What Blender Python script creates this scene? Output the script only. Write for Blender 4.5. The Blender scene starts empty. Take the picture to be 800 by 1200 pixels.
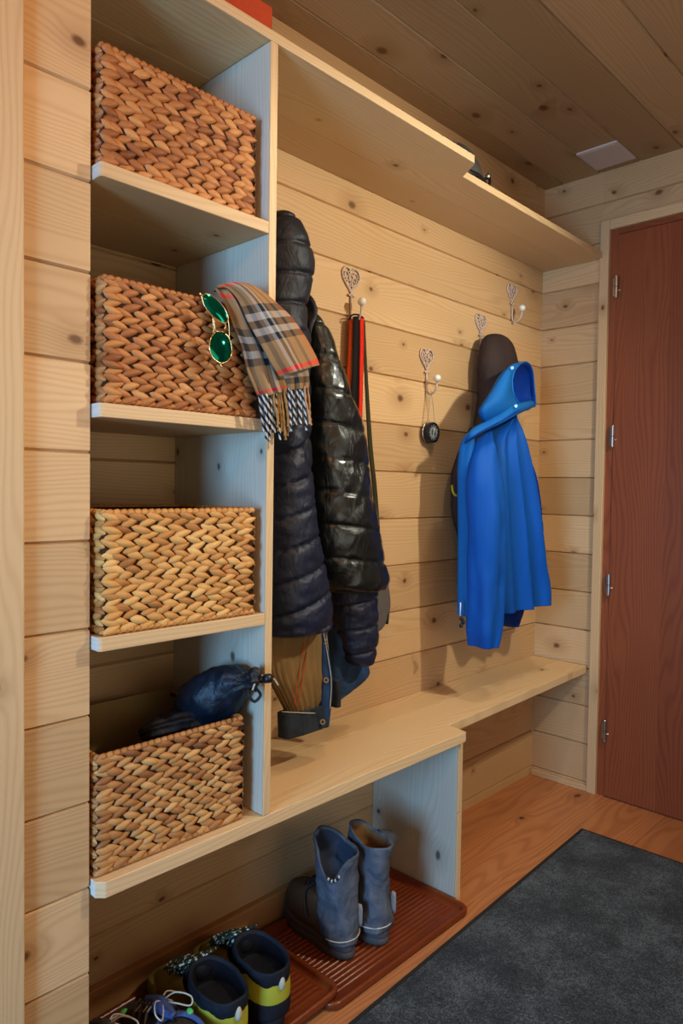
import bpy, bmesh, math, random
from mathutils import Vector, Matrix, noise
PI = math.pi
scene = bpy.context.scene
COL = scene.collection

# ------------------------------------------------------------------ camera
CR = Vector((0.7208613, 0.6929399, 0.0138818))
FPX = 833.262718
YAW, PIT, ROL = 7.65587084e-01, 3.33497004e-02, 1.38889697e-02
cf = Vector((-math.sin(YAW)*math.cos(PIT), math.cos(YAW)*math.cos(PIT), -math.sin(PIT)))
_r = cf.cross(Vector((0, 0, 1))).normalized(); _u = _r.cross(cf)
CR = _r*math.cos(ROL) + _u*math.sin(ROL)
CU = -_r*math.sin(ROL) + _u*math.cos(ROL)
_d = cf + CR*((622.5-400)/FPX) - CU*((906-600)/FPX)
CAM = -_d*(-1.07/_d.z); CAM.z = 1.07

def at(x, y, ax, v):
    """world point seen at photo position x, y on the plane axis ax = v"""
    d = cf + CR*((x-400)/FPX) - CU*((y-600)/FPX)
    return CAM + d*((v-CAM[ax])/d[ax])
def proj(P):
    q = Vector(P)-CAM; z = q.dot(cf)
    return 400+FPX*q.dot(CR)/z, 600-FPX*q.dot(CU)/z

cam = bpy.data.cameras.new('camera'); co = bpy.data.objects.new('camera', cam); COL.objects.link(co)
cam.sensor_fit = 'HORIZONTAL'; cam.sensor_width = 36; cam.lens = 36*FPX/800; cam.clip_start = .02
M4 = Matrix((( CR.x, CU.x, -cf.x, CAM.x), (CR.y, CU.y, -cf.y, CAM.y), (CR.z, CU.z, -cf.z, CAM.z), (0, 0, 0, 1)))
co.matrix_world = M4
scene.camera = co

# ------------------------------------------------------------------ materials
MATS = {}
class NT:
    def __init__(s, name):
        s.m = bpy.data.materials.new(name); s.m.use_nodes = True; MATS[name] = s.m
        s.t = s.m.node_tree; s.b = s.t.nodes['Principled BSDF']
    def n(s, typ, **k):
        o = s.t.nodes.new(typ)
        for a, b in k.items(): setattr(o, a, b)
        return o
    def l(s, a, b): s.t.links.new(a, b)
    def math(s, op, a, b=None, c=None, clamp=False):
        o = s.n('ShaderNodeMath', operation=op, use_clamp=clamp)
        for i, v in enumerate((a, b, c)):
            if v is None: continue
            if isinstance(v, (int, float)): o.inputs[i].default_value = v
            else: s.l(v, o.inputs[i])
        return o.outputs[0]
    def comb(s, x, y, z=0.):
        o = s.n('ShaderNodeCombineXYZ')
        for i, v in enumerate((x, y, z)):
            if isinstance(v, (int, float)): o.inputs[i].default_value = v
            else: s.l(v, o.inputs[i])
        return o.outputs[0]
    def noise(s, vec, scale=1., detail=3., rough=.5, dist=0.):
        o = s.n('ShaderNodeTexNoise'); o.inputs['Scale'].default_value = scale
        o.inputs['Detail'].default_value = detail; o.inputs['Roughness'].default_value = rough
        o.inputs['Distortion'].default_value = dist
        if vec is not None: s.l(vec, o.inputs['Vector'])
        return o.outputs['Fac']
    def ramp(s, fac, pts, interp='LINEAR'):
        o = s.n('ShaderNodeValToRGB'); r = o.color_ramp; r.interpolation = interp
        while len(r.elements) > 1: r.elements.remove(r.elements[-1])
        for i, (p, c) in enumerate(pts):
            e = r.elements[0] if i == 0 else r.elements.new(p)
            e.position = p
            e.color = (c, c, c, 1) if isinstance(c, (int, float)) else (*c, 1)
        s.l(fac, o.inputs[0]); return o.outputs[0]
    def mix(s, f, a, b, mode='MIX'):
        o = s.n('ShaderNodeMix', data_type='RGBA', blend_type=mode)
        for i, v in ((0, f), (6, a), (7, b)):
            if isinstance(v, (int, float)): o.inputs[i].default_value = v
            elif isinstance(v, tuple): o.inputs[i].default_value = (*v, 1)
            else: s.l(v, o.inputs[i])
        return o.outputs[2]
    def bump(s, h, strength=.3, dist=.002):
        o = s.n('ShaderNodeBump'); o.inputs['Strength'].default_value = strength
        o.inputs['Distance'].default_value = dist; s.l(h, o.inputs['Height']); s.l(o.outputs[0], s.b.inputs['Normal'])
    def set(s, color=None, rough=None, **k):
        if color is not None:
            if isinstance(color, tuple): s.b.inputs['Base Color'].default_value = (*color, 1)
            else: s.l(color, s.b.inputs['Base Color'])
        if rough is not None:
            if isinstance(rough, (int, float)): s.b.inputs['Roughness'].default_value = rough
            else: s.l(rough, s.b.inputs['Roughness'])
        for a, v in k.items(): s.b.inputs[a.replace('_', ' ')].default_value = v
        return s.m

def wood(name, light, dark, knot=(.16, .06, .02), ringf=300., bigf=55., contrast=.42, kdens=.55, rough=.55, kx=4.5, ky=6.5, tvar=.22, ks=1., coat=0.):
    t = NT(name)
    uv = t.n('ShaderNodeUVMap').outputs[0]
    sp = t.n('ShaderNodeSeparateXYZ'); t.l(uv, sp.inputs[0]); u, v = sp.outputs[0], sp.outputs[1]
    vo = t.n('ShaderNodeTexVoronoi', voronoi_dimensions='2D'); vo.inputs['Scale'].default_value = 1
    wob = t.noise(t.comb(t.math('MULTIPLY', u, 25), t.math('MULTIPLY', v, 40)), 1, 2)
    vv = t.comb(t.math('ADD', t.math('MULTIPLY', u, kx), t.math('MULTIPLY', wob, .05)), t.math('ADD', t.math('MULTIPLY', v, ky), t.math('MULTIPLY', wob, .05)))
    t.l(vv, vo.inputs['Vector']); d = vo.outputs['Distance']
    sc = t.n('ShaderNodeSeparateColor'); t.l(vo.outputs['Color'], sc.inputs[0])
    has = t.math('LESS_THAN', sc.outputs[0], kdens)
    size = t.math('MULTIPLY_ADD', sc.outputs[1], .055*ks, .022*ks)
    q = t.math('DIVIDE', d, size)
    core = t.math('MULTIPLY', t.ramp(t.math('DIVIDE', q, 2), [(.25, 1.), (.55, 0.)]), has)
    halo = t.math('MULTIPLY', t.ramp(t.math('DIVIDE', q, 5), [(.1, 1.), (.9, 0.)]), has)
    # growth rings, bent round the knots
    bend = t.math('MULTIPLY', t.math('POWER', 2.718, t.math('MULTIPLY', t.math('MULTIPLY', q, q), -.12)), has)
    big = t.noise(t.comb(t.math('MULTIPLY', u, 1.1), t.math('MULTIPLY', v, 7.)), 1, 2, .4)
    ph = t.math('ADD', t.math('MULTIPLY', v, ringf), t.math('ADD', t.math('MULTIPLY', big, bigf), t.math('MULTIPLY', bend, 5.)))
    s_ = t.math('MULTIPLY_ADD', t.math('SINE', t.math('MULTIPLY', ph, 2.2)), .5, .5)
    ring = t.math('POWER', s_, 2.)
    fib = t.noise(t.comb(t.math('MULTIPLY', u, 9.), t.math('MULTIPLY', v, 420.)), 1, 2)
    cloud = t.noise(t.comb(t.math('MULTIPLY', u, 3.), t.math('MULTIPLY', v, 14.)), 1, 3)
    fac = t.math('ADD', t.math('MULTIPLY', ring, contrast*t_ring), t.math('ADD', t.math('MULTIPLY', fib, .25*contrast), t.math('MULTIPLY', cloud, .5*contrast)), clamp=True)
    c = t.mix(fac, light, dark)
    at_ = t.n('ShaderNodeAttribute', attribute_name='tint')
    tv = t.math('MULTIPLY_ADD', at_.outputs['Fac'], tvar, 1-tvar)
    c = t.mix(1., c, t.comb(tv, t.math('POWER', tv, 1.15), t.math('POWER', tv, 1.35)), 'MULTIPLY')
    c = t.mix(t.math('MULTIPLY', halo, .42), c, tuple(x*.55+y*.3 for x, y in zip(dark, knot)))
    c = t.mix(t.math('MULTIPLY', core, .9), c, knot)
    t.bump(t.math('ADD', ring, fib), .12, .0008)
    return t.set(c, rough, Coat_Weight=coat, Coat_Roughness=.25)
t_ring = .55
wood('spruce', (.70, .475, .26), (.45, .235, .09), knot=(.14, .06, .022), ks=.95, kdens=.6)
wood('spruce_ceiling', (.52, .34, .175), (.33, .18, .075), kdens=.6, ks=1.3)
wood('shelf_pine', (.76, .54, .31), (.52, .31, .135), kdens=.3, ks=.6)
wood('pine_cool_lit', (.64, .58, .47), (.42, .38, .31), kdens=.45, knot=(.10, .07, .05))  # same pine as elsewhere, cool window light partly mixed into its colour
wood('endgrain', (.7, .66, .6), (.5, .45, .4), kdens=0., ringf=300.)
wood('door_wood', (.34, .105, .04), (.20, .045, .018), knot=(.1, .03, .01), ringf=230., bigf=45., contrast=.6, kdens=0., rough=.4, tvar=.3)
wood('oak_floor', (.60, .27, .11), (.38, .14, .055), knot=(.1, .035, .015), ringf=120., bigf=40., contrast=.7, kdens=.28, rough=.38, kx=3., ky=5., ks=1.2)
wood('base_pine', (.62, .33, .13), (.42, .19, .07), kdens=.15)

def plain(name, color, rough=.5, bump=0., bscale=300., var=0., metal=0., **k):
    t = NT(name); c = color
    if var or bump:
        tc = t.n('ShaderNodeTexCoord').outputs['Object']
        nz = t.noise(tc, bscale, 3)
        if var:
            n2 = t.noise(tc, bscale*.12, 3)
            f = t.math('MULTIPLY_ADD', t.math('ADD', nz, n2), .5, 0.)
            c = t.ramp(f, [(.3, tuple(x*(1-var) for x in color)), (.7, tuple(min(1, x*(1+var)) for x in color))])
        if bump: t.bump(nz, bump, .001)
    return t.set(c, rough, Metallic=metal, **k)

def fabric(name, color, rough=.85, weave=900., wr=0., wscale=14., var=.15, sheen=.0, wstretch=(1, 1, .6), **k):
    t = NT(name)
    tc = t.n('ShaderNodeTexCoord').outputs['Object']
    mp = t.n('ShaderNodeMapping'); mp.inputs['Scale'].default_value = wstretch; t.l(tc, mp.inputs[0])
    nb = t.noise(mp.outputs[0], wscale, 4, .55, .6)
    nf = t.noise(tc, weave, 2)
    c = t.ramp(t.math('MULTIPLY_ADD', nf, .4, t.math('MULTIPLY', nb, .6)), [(.3, tuple(x*(1-var) for x in color)), (.7, tuple(min(1, x*(1+var)) for x in color))])
    t.bump(t.math('ADD', t.math('MULTIPLY', nb, wr), t.math('MULTIPLY', nf, .08)), .7, .008)
    k.setdefault('Specular_IOR_Level', .25 if rough > .6 else .5); return t.set(c, rough, Sheen_Weight=sheen, **k)

fabric('navy_quilt', (.017, .018, .028), .48, wr=.9, wscale=38, var=.3)
fabric('navy_quilt_sheen', (.014, .018, .038), .42, wr=1.0, wscale=36, var=.3)
fabric('gloss_black', (.010, .012, .011), .20, wr=1.7, wscale=20, var=.3, sheen=0., wstretch=(1.3, 1.3, .7), Coat_Weight=.35, Coat_Roughness=.15)
fabric('taupe_cloth', (.14, .12, .11), .85, wr=.3)
fabric('brown_hood', (.055, .035, .030), .8, wr=.3, wscale=10)
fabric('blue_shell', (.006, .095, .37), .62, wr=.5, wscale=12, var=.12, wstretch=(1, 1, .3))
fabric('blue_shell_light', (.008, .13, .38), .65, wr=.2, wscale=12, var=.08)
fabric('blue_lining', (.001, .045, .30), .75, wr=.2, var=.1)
fabric('denim', (.030, .062, .125), .85, weave=1400, wr=.6, wscale=30, var=.45)
fabric('denim_dark', (.035, .045, .060), .85, weave=1400, wr=.5, wscale=30, var=.5)
fabric('tan_lining', (.25, .155, .065), .9, wr=.4, wscale=22, var=.2, wstretch=(1, 1, .3))
fabric('bag_navy', (.011, .019, .032), .42, wr=1.1, wscale=40, var=.5)
fabric('bag_black', (.018, .018, .022), .5, wr=.8, wscale=40)
fabric('liner', (.36, .24, .10), .9, wr=.2)
fabric('boot_blue', (.12, .13, .155), .7, weave=700, wr=1.3, wscale=30, var=.45)
fabric('boot_brown', (.12, .065, .035), .85, wr=.3, var=.3)
fabric('boot_strap', (.30, .26, .23), .8)
fabric('boot_lining', (.05, .06, .085), .9, wr=.2)
fabric('boot_fur', (.25, .14, .06), .95, wr=.6, wscale=60)
fabric('shoe_olive', (.25, .20, .035), .85, wr=.2, var=.25)
fabric('shoe_yellow', (.46, .42, .05), .7, wr=.1, var=.1)
fabric('shoe_black', (.020, .023, .032), .65, wr=.3, wscale=60)
fabric('shoe_inside', (.010, .010, .016), .9)
fabric('shoe_mauve', (.115, .095, .10), .85, wr=.3, wscale=60)
fabric('shoe_grey', (.07, .06, .055), .85, wr=.3, wscale=60)
fabric('shoe_blueknit', (.09, .12, .26), .8, wr=.2, wscale=60)
fabric('lace_cream', (.55, .50, .42), .9)
fabric('strap_orange', (.62, .10, .02), .75)
fabric('strap_red', (.65, .03, .012), .7)
fabric('strap_brown', (.012, .007, .006), .7)
fabric('strap_olive', (.05, .045, .02), .8)
fabric('cord_cream', (.5, .38, .28), .8)
plain('sole_rubber', (.10, .085, .085), .7, .3)
plain('sole_dark', (.022, .022, .026), .7, .3)
plain('shoe_green', (.12, .5, .13), .6)
plain('tray_brown', (.20, .045, .012), .30, .15, 120., .15)
plain('steel', (.55, .55, .55), .28, metal=1.)
plain('brass_dull', (.35, .24, .12), .4, metal=1.)
plain('gold', (.75, .48, .22), .25, metal=1.)
plain('hook_enamel', (.52, .40, .33), .5, .1, 200., .1)
plain('porcelain', (.72, .68, .6), .25, Coat_Weight=.5)
plain('white_plate', (.60, .47, .40), .6)
plain('red_card', (.50, .07, .02), .6, .1, 100., .1)
plain('helmet_grey', (.09, .085, .085), .35, .1, 60., .3)
plain('black_plastic', (.015, .015, .017), .35)
plain('dial_grey', (.22, .22, .22), .35)
plain('dial_dark', (.04, .04, .042), .3)
plain('mat_border', (.028, .026, .025), .8, .3)
plain('yellow_trim', (.5, .42, .02), .6)
plain('groove_dark', (.14, .06, .02), .9)
plain('basket_core', (.06, .022, .008), .9, .5, 150., .2)
plain('window_white', (.8, .8, .8), .5)

def m_basket(name, pts, hue):
    t = NT(name)
    a = t.n('ShaderNodeAttribute', attribute_name='tint').outputs['Fac']
    uv = t.n('ShaderNodeUVMap').outputs[0]; sp = t.n('ShaderNodeSeparateXYZ'); t.l(uv, sp.inputs[0])
    st = t.noise(t.comb(t.math('MULTIPLY', sp.outputs[0], 3.), t.math('MULTIPLY', sp.outputs[1], 26.), t.math('MULTIPLY', a, 37.)), 1, 2)
    f = t.math('ADD', t.math('MULTIPLY', a, .8), t.math('MULTIPLY', st, .25))
    c = t.ramp(f, pts)
    c = t.mix(t.math('MULTIPLY', t.math('GREATER_THAN', st, .62), .25), c, hue)
    t.bump(st, .35, .001)
    return t.set(c, .5)
m_basket('hyacinth', [(.05, (.13, .045, .015)), (.3, (.31, .125, .04)), (.6, (.48, .235, .08)), (.95, (.62, .36, .14))], (.25, .1, .04))
m_basket('hyacinth_red', [(.05, (.12, .035, .012)), (.3, (.29, .10, .03)), (.6, (.44, .18, .055)), (.95, (.56, .27, .095))], (.22, .08, .03))
m_basket('hyacinth_gold', [(.05, (.20, .07, .02)), (.3, (.44, .19, .055)), (.6, (.62, .32, .10)), (.95, (.74, .44, .16))], (.3, .14, .05))

# lens
t = NT('green_mirror'); lw = t.n('ShaderNodeLayerWeight'); lw.inputs[0].default_value = .35
c = t.ramp(lw.outputs['Facing'], [(0., (.0, .13, .07)), (.4, (.0, .20, .15)), (1., (.0, .12, .35))]); t.set(c, .08, Metallic=.85)

# tartan
t = NT('tartan'); uv = t.n('ShaderNodeUVMap').outputs[0]; sp = t.n('ShaderNodeSeparateXYZ'); t.l(uv, sp.inputs[0])
CAMEL, BLK, WHT, RED = (.34, .19, .08), (.010, .011, .018), (.38, .355, .32), (.85, .0, .008)
TP = [(0, CAMEL), (.20, BLK), (.27, WHT), (.335, BLK), (.405, WHT), (.47, BLK), (.54, CAMEL), (.835, RED), (.89, CAMEL)]
WP = [(0, CAMEL), (.12, (.10, .075, .05)), (.2, CAMEL), (.27, WHT), (.335, BLK), (.405, WHT), (.46, (.10, .075, .05)), (.52, CAMEL), (.66, (.10, .075, .05)), (.72, CAMEL), (.9, RED), (.93, CAMEL)]
cu = t.ramp(t.math('FRACT', sp.outputs[0]), TP, 'CONSTANT'); cv = t.ramp(t.math('FRACT', sp.outputs[1]), WP, 'CONSTANT')
wv = t.math('GREATER_THAN', t.math('SINE', t.math('MULTIPLY', t.math('ADD', sp.outputs[0], sp.outputs[1]), 420.)), 0.)
mx = t.mix(t.math('MULTIPLY_ADD', wv, .24, .38), cu, cv)
tcn = t.n('ShaderNodeTexCoord').outputs['Object']; t.bump(t.noise(tcn, 700, 2), .4, .002)
t.set(mx, .95, Sheen_Weight=.05)
fabric('fringe_camel', (.36, .20, .075), .95); fabric('fringe_tan', (.45, .27, .16), .95)
t = NT('fringe_twist'); tc = t.n('ShaderNodeTexCoord').outputs['Object']; w = t.n('ShaderNodeTexWave', bands_direction='DIAGONAL'); w.inputs['Scale'].default_value = 45; t.l(tc, w.inputs[0])
t.set(t.ramp(w.outputs['Fac'], [(0, (.02, .02, .025)), (.5, (.5, .48, .45))], 'CONSTANT'), .9)
t = NT('lace_speckle'); tc = t.n('ShaderNodeTexCoord').outputs['Object']; vo = t.n('ShaderNodeTexVoronoi'); vo.inputs['Scale'].default_value = 120; t.l(tc, vo.inputs[0])
t.set(t.ramp(vo.outputs['Distance'], [(0, (.5, .55, .5)), (.38, (.015, .04, .03))], 'CONSTANT'), .85)

# door mat pile
t = NT('mat_pile'); tc = t.n('ShaderNodeTexCoord').outputs['Object']
n1 = t.noise(tc, 260, 2); n2 = t.noise(tc, 9, 4); n3 = t.noise(tc, 60, 2)
f = t.math('ADD', t.math('MULTIPLY', n1, .55), t.math('ADD', t.math('MULTIPLY', n2, .35), t.math('MULTIPLY', n3, .15)))
c = t.ramp(f, [(.40, (.010, .013, .016)), (.52, (.034, .043, .050)), (.64, (.11, .13, .145))])
t.bump(n1, .9, .004); t.set(c, .95, Sheen_Weight=.15)

# ------------------------------------------------------------------ mesh helpers
class MB:
    def __init__(s): s.v = []; s.f = []; s.uv = []; s.t = []; s.mi = []; s.mats = []
    def mat(s, name):
        if name not in s.mats: s.mats.append(name)
        return s.mats.index(name)
    def add(s, vs, fs, mat, uvs=None, tint=.5):
        o = len(s.v); s.v += [tuple(p) for p in vs]
        for k, f in enumerate(fs):
            s.f.append([i+o for i in f]); s.mi.append(s.mat(mat[k] if isinstance(mat, list) else mat))
            s.t.append(tint[k] if isinstance(tint, list) else tint)
            s.uv += (uvs[k] if uvs else [(vs[i][0], vs[i][2]) for i in f])
    def build(s, name, parent=None, smooth=False, bevel=0., loc=None, solid=0.):
        me = bpy.data.meshes.new(name)
        off = Vector(loc) if loc is not None else Vector((0, 0, 0))
        me.from_pydata([tuple(Vector(p)-off) for p in s.v], [], s.f)
        for m in s.mats: me.materials.append(MATS[m])
        me.polygons.foreach_set('material_index', s.mi)
        ul = me.uv_layers.new(name='UVMap'); ul.data.foreach_set('uv', [c for p in s.uv for c in p])
        a = me.attributes.new('tint', 'FLOAT', 'FACE'); a.data.foreach_set('value', s.t)
        if smooth: me.polygons.foreach_set('use_smooth', [True]*len(s.f))
        me.update()
        bm = bmesh.new(); bm.from_mesh(me); bmesh.ops.recalc_face_normals(bm, faces=bm.faces); bm.to_mesh(me); bm.free()
        ob = bpy.data.objects.new(name, me); COL.objects.link(ob); ob.location = off
        if parent is not None:
            ob.parent = parent; ob.matrix_parent_inverse = Matrix.Identity(4)
            ob.location = off - world_loc(parent)
        if bevel:
            b = ob.modifiers.new('bevel', 'BEVEL'); b.width = bevel; b.segments = 2; b.limit_method = 'ANGLE'
        if solid:
            b = ob.modifiers.new('solid', 'SOLIDIFY'); b.thickness = solid; b.offset = 0
        return ob
def world_loc(o):
    p = Vector(o.location)
    while o.parent: o = o.parent; p += Vector(o.location)
    return p
rnd = random.Random(4)

def prism(mb, poly, ax, a0, a1, mat, grain, tint=None, endmat=None):
    """extrude polygon (2D in the other two axes, in cyclic order) along ax; grain = axis of the grain"""
    o = [i for i in range(3) if i != ax]
    def P(p, a):
        q = [0, 0, 0]; q[ax] = a; q[o[0]] = p[0]; q[o[1]] = p[1]; return tuple(q)
    n = len(poly); vs = [P(p, a0) for p in poly]+[P(p, a1) for p in poly]
    fs = [list(range(n))[::-1], list(range(n, 2*n))]+[[i, (i+1) % n, n+(i+1) % n, n+i] for i in range(n)]
    ou, ov = rnd.uniform(0, 40), rnd.uniform(0, 40)
    uvs = []; oth = [i for i in range(3) if i != grain]
    for f in fs:
        ext = [max(vs[i][k] for i in f)-min(vs[i][k] for i in f) for k in oth]
        k = oth[0] if ext[0] > ext[1] else oth[1]
        e3 = max(vs[i][grain] for i in f)-min(vs[i][grain] for i in f)
        if e3 < 1e-5: uvs.append([(vs[i][oth[0]]*.3+ou, vs[i][oth[1]]+ov) for i in f])
        else: uvs.append([(vs[i][grain]+ou, vs[i][k]+ov+(0 if k == oth[0] else .31)) for i in f])
    t0 = rnd.random() if tint is None else tint
    if endmat:
        ge = [k for k, f in enumerate(fs) if max(vs[i][grain] for i in f)-min(vs[i][grain] for i in f) < 1e-5]
        mb.add(vs, fs, [endmat if k in ge else mat for k in range(len(fs))], uvs, t0)
    else: mb.add(vs, fs, mat, uvs, t0)

def box(mb, x0, x1, y0, y1, z0, z1, mat, grain=1, tint=None, endmat=None):
    prism(mb, [(x0, y0), (x1, y0), (x1, y1), (x0, y1)], 2, z0, z1, mat, grain, tint, endmat)

def planks(mb, seams, lo, hi, face, depth_ax, across_ax, along_ax, sign, mat, g=.0030, dep=.006, thick=.03, splits=None):
    """tongue-and-groove boards with V grooves; face = coordinate of the visible plane"""
    for a, b in zip(seams[:-1], seams[1:]):
        cuts = [lo]+([c for c in (splits(a) if splits else []) if lo < c < hi])+[hi]
        for c0, c1 in zip(cuts[:-1], cuts[1:]):
            prof = [(a, face-sign*thick), (a, face-sign*dep), (a+g, face), (b-g, face), (b, face-sign*dep), (b, face-sign*thick)]
            # order of the two other axes
            o = [i for i in range(3) if i != along_ax]
            poly = [((p[0], p[1]) if o[0] == across_ax else (p[1], p[0])) for p in prof]
            prism(mb, poly, along_ax, c0, c1, mat, along_ax)

def tube(mb, pts, rad, mat, n=10, cap=True, tint=.5, flat=None):
    """tube along points; rad number or list"""
    pts = [Vector(p) for p in pts]; m = len(pts); R = rad if isinstance(rad, (list, tuple)) else [rad]*m
    T = [(pts[min(i+1, m-1)]-pts[max(i-1, 0)]).normalized() for i in range(m)]
    a = Vector((0, 0, 1)) if abs(T[0].z) < .9 else Vector((1, 0, 0))
    N = (a-T[0]*a.dot(T[0])).normalized(); vs = []; 
    for i in range(m):
        N = (N-T[i]*N.dot(T[i])).normalized(); B = T[i].cross(N)
        for k in range(n):
            w = 2*PI*k/n; vs.append(pts[i]+N*(math.cos(w)*R[i])+B*(math.sin(w)*R[i]*(flat or 1)))
    fs = []; uvs = []
    for i in range(m-1):
        for k in range(n):
            k2 = (k+1) % n; fs.append([i*n+k, i*n+k2, (i+1)*n+k2, (i+1)*n+k])
            uvs.append([(i/m, k/n), (i/m, (k+1)/n), ((i+1)/m, (k+1)/n), ((i+1)/m, k/n)])
    if cap:
        fs.append(list(range(n))[::-1]); uvs.append([(0, 0)]*n); fs.append([(m-1)*n+k for k in range(n)]); uvs.append([(0, 0)]*n)
    mb.add(vs, fs, mat, uvs, tint)

def smooth_path(pts, k=8):
    pts = [Vector(p) for p in pts]; out = []
    for i in range(len(pts)-1):
        p0 = pts[max(i-1, 0)]; p1 = pts[i]; p2 = pts[i+1]; p3 = pts[min(i+2, len(pts)-1)]
        for j in range(k):
            s = j/k; out.append(.5*((2*p1)+(p2-p0)*s+(2*p0-5*p1+4*p2-p3)*s*s+(3*p1-p0-3*p2+p3)*s**3))
    out.append(pts[-1]); return out

def crv(rows, t):
    """Catmull-Rom through tuples"""
    n = len(rows)-1; x = t*n; i = min(int(x), n-1); s = x-i
    p0, p1, p2, p3 = rows[max(i-1, 0)], rows[i], rows[i+1], rows[min(i+2, n)]
    return [.5*(2*b+(c-a)*s+(2*a-5*b+4*c-d)*s*s+(3*b-a-3*c+d)*s**3) for a, b, c, d in zip(p0, p1, p2, p3)]

def ellipsoid(mb, c, r, mat, n=16, m=10, rot=None):
    vs = []; fs = []; c = Vector(c)
    for i in range(m+1):
        ph = PI*i/m
        for k in range(n):
            w = 2*PI*k/n; p = Vector((r[0]*math.sin(ph)*math.cos(w), r[1]*math.sin(ph)*math.sin(w), r[2]*math.cos(ph)))
            vs.append(c+(rot@p if rot else p))
    for i in range(m):
        for k in range(n): fs.append([i*n+k, (i+1)*n+k, (i+1)*n+(k+1) % n, i*n+(k+1) % n])
    mb.add(vs, fs, mat)

def thing(name, label, cat, loc=(0, 0, 0), group=None):
    o = bpy.data.objects.new(name, None); COL.objects.link(o); o.location = loc; o.empty_display_size = .05
    return tag(o, label, cat, group)
def tag(o, label, cat, group=None):
    o['label'] = label; o['category'] = cat
    if group: o['group'] = group
    return o
def struct(o): o['kind'] = 'structure'; return o

# ------------------------------------------------------------------ the room
Z0, PP, HC = .030, .1362, 2.18
zs = [-.02]+[Z0+PP*k for k in range(16)]+[HC+.01]
mb = MB(); planks(mb, zs, -2.2, 0., 0., 0, 2, 1, 1, 'spruce', splits=lambda a: [])
box(mb, -.06, -.0295, -2.2, 0., -.02, HC+.01, 'groove_dark')
struct(mb.build('wall_left'))
# end wall with the door opening
DX0, DZ1 = .252, 1.972
mb = MB()
zb = [z for z in zs]
def wallb(x0, x1, z0, z1):
    ss = [z0]+[z for z in zb if z0+.004 < z < z1-.004]+[z1]
    planks(mb, ss, x0, x1, 0., 1, 2, 0, -1, 'spruce')
wallb(0., .224, -.02, HC+.01); wallb(.224, 1.24, 2.006, HC+.01); wallb(1.24, 2.1, -.02, HC+.01)
box(mb, 0., .224, .03, .06, -.02, HC, 'groove_dark'); box(mb, .224, 1.24, .03, .06, 2.0, HC, 'groove_dark')
struct(mb.build('wall_back'))
# ceiling boards running with the long wall
mb = MB()
xs = [-.06, .075]+[.075+.1365*k for k in range(1, 16)]
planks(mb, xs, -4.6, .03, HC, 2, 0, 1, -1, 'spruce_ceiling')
box(mb, -.05, 2.1, -4.6, .03, HC+.03, HC+.05, 'groove_dark')
struct(mb.build('ceiling'))
# floor boards
mb = MB(); x = -.04; k = 0
while x < 2.1:
    w = .178; cuts = [-4.6]+[c for c in (-3.1+.7*(k % 3), -1.2+.45*((k*2) % 3)) if k not in (0, 1, 2)]+[.12]
    for c0, c1 in zip(cuts[:-1], cuts[1:]):
        box(mb, x+.0004, x+w-.0004, c0+.0004, c1-.0004, -.03, 0., 'oak_floor', 1)
    x += w; k += 1
box(mb, -.05, 2.15, -4.6, .12, -.05, -.031, 'groove_dark')
struct(mb.build('floor'))
# near wall block that hides the left side of the cubbies
XL, YE = .28, -1.909
mb = MB(); planks(mb, zs, -2.6, YE, XL, 0, 2, 1, 1, 'spruce', thick=.27)
struct(mb.build('wall_near'))
mb = MB(); box(mb, XL-.01, XL+.012, -2.35, -2.0125, -.02, HC, 'shelf_pine', 2, .45)
struct(mb.build('trim_1', bevel=.002))
mb = MB(); box(mb, 1.98, 2.02, -4.6, .1, -.02, HC, 'spruce', 1); struct(mb.build('wall_right'))
mb = MB(); box(mb, -.02, 2.02, -4.62, -4.58, -.02, HC, 'spruce', 0); box(mb, -.04, -.0, -4.6, -2.6, -.02, HC, 'spruce', 1); struct(mb.build('wall_front'))
# baseboards
mb = MB(); box(mb, 0, .019, YE+.001, -.917, 0, .068, 'base_pine', 1, .3); struct(mb.build('baseboard_left', bevel=.002))
mb = MB(); box(mb, .001, .222, -.012, 0, 0, .022, 'spruce', 0, .6); struct(mb.build('baseboard_back', bevel=.002))
# door lining and casing
mb = MB(); box(mb, .222, .254, -.014, .02, 0, 2.006, 'spruce', 2, .8); struct(mb.build('trim_2', bevel=.002))
mb = MB(); box(mb, .2545, 1.21, -.014, .02, DZ1, 2.006, 'spruce', 0, .8); struct(mb.build('trim_3', bevel=.002))
mb = MB(); box(mb, 1.21, 1.242, -.014, .02, 0, 2.006, 'spruce', 2, .8); struct(mb.build('trim_4', bevel=.002))
mb = MB()
x = .283; ws = [.175, .12, .16, .14, .17, .156]
for i, w in enumerate(ws):
    box(mb, x, x+w, -.004, .035, .004, DZ1-.022, 'door_wood', 2, [.75, .45, .7, .35, .6, .5][i]); x += w
door = struct(mb.build('door_1'))
mb = MB(); box(mb, .2545, .2815, .0, .035, 0, DZ1-.001, 'door_wood', 2, .9); box(mb, .2815, 1.21, .0, .035, DZ1-.019, DZ1-.001, 'door_wood', 0, .5)
box(mb, .27, 1.21, .036, .06, 0, DZ1, 'groove_dark', 0, .5)
mb.build('door_frame', door)
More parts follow.
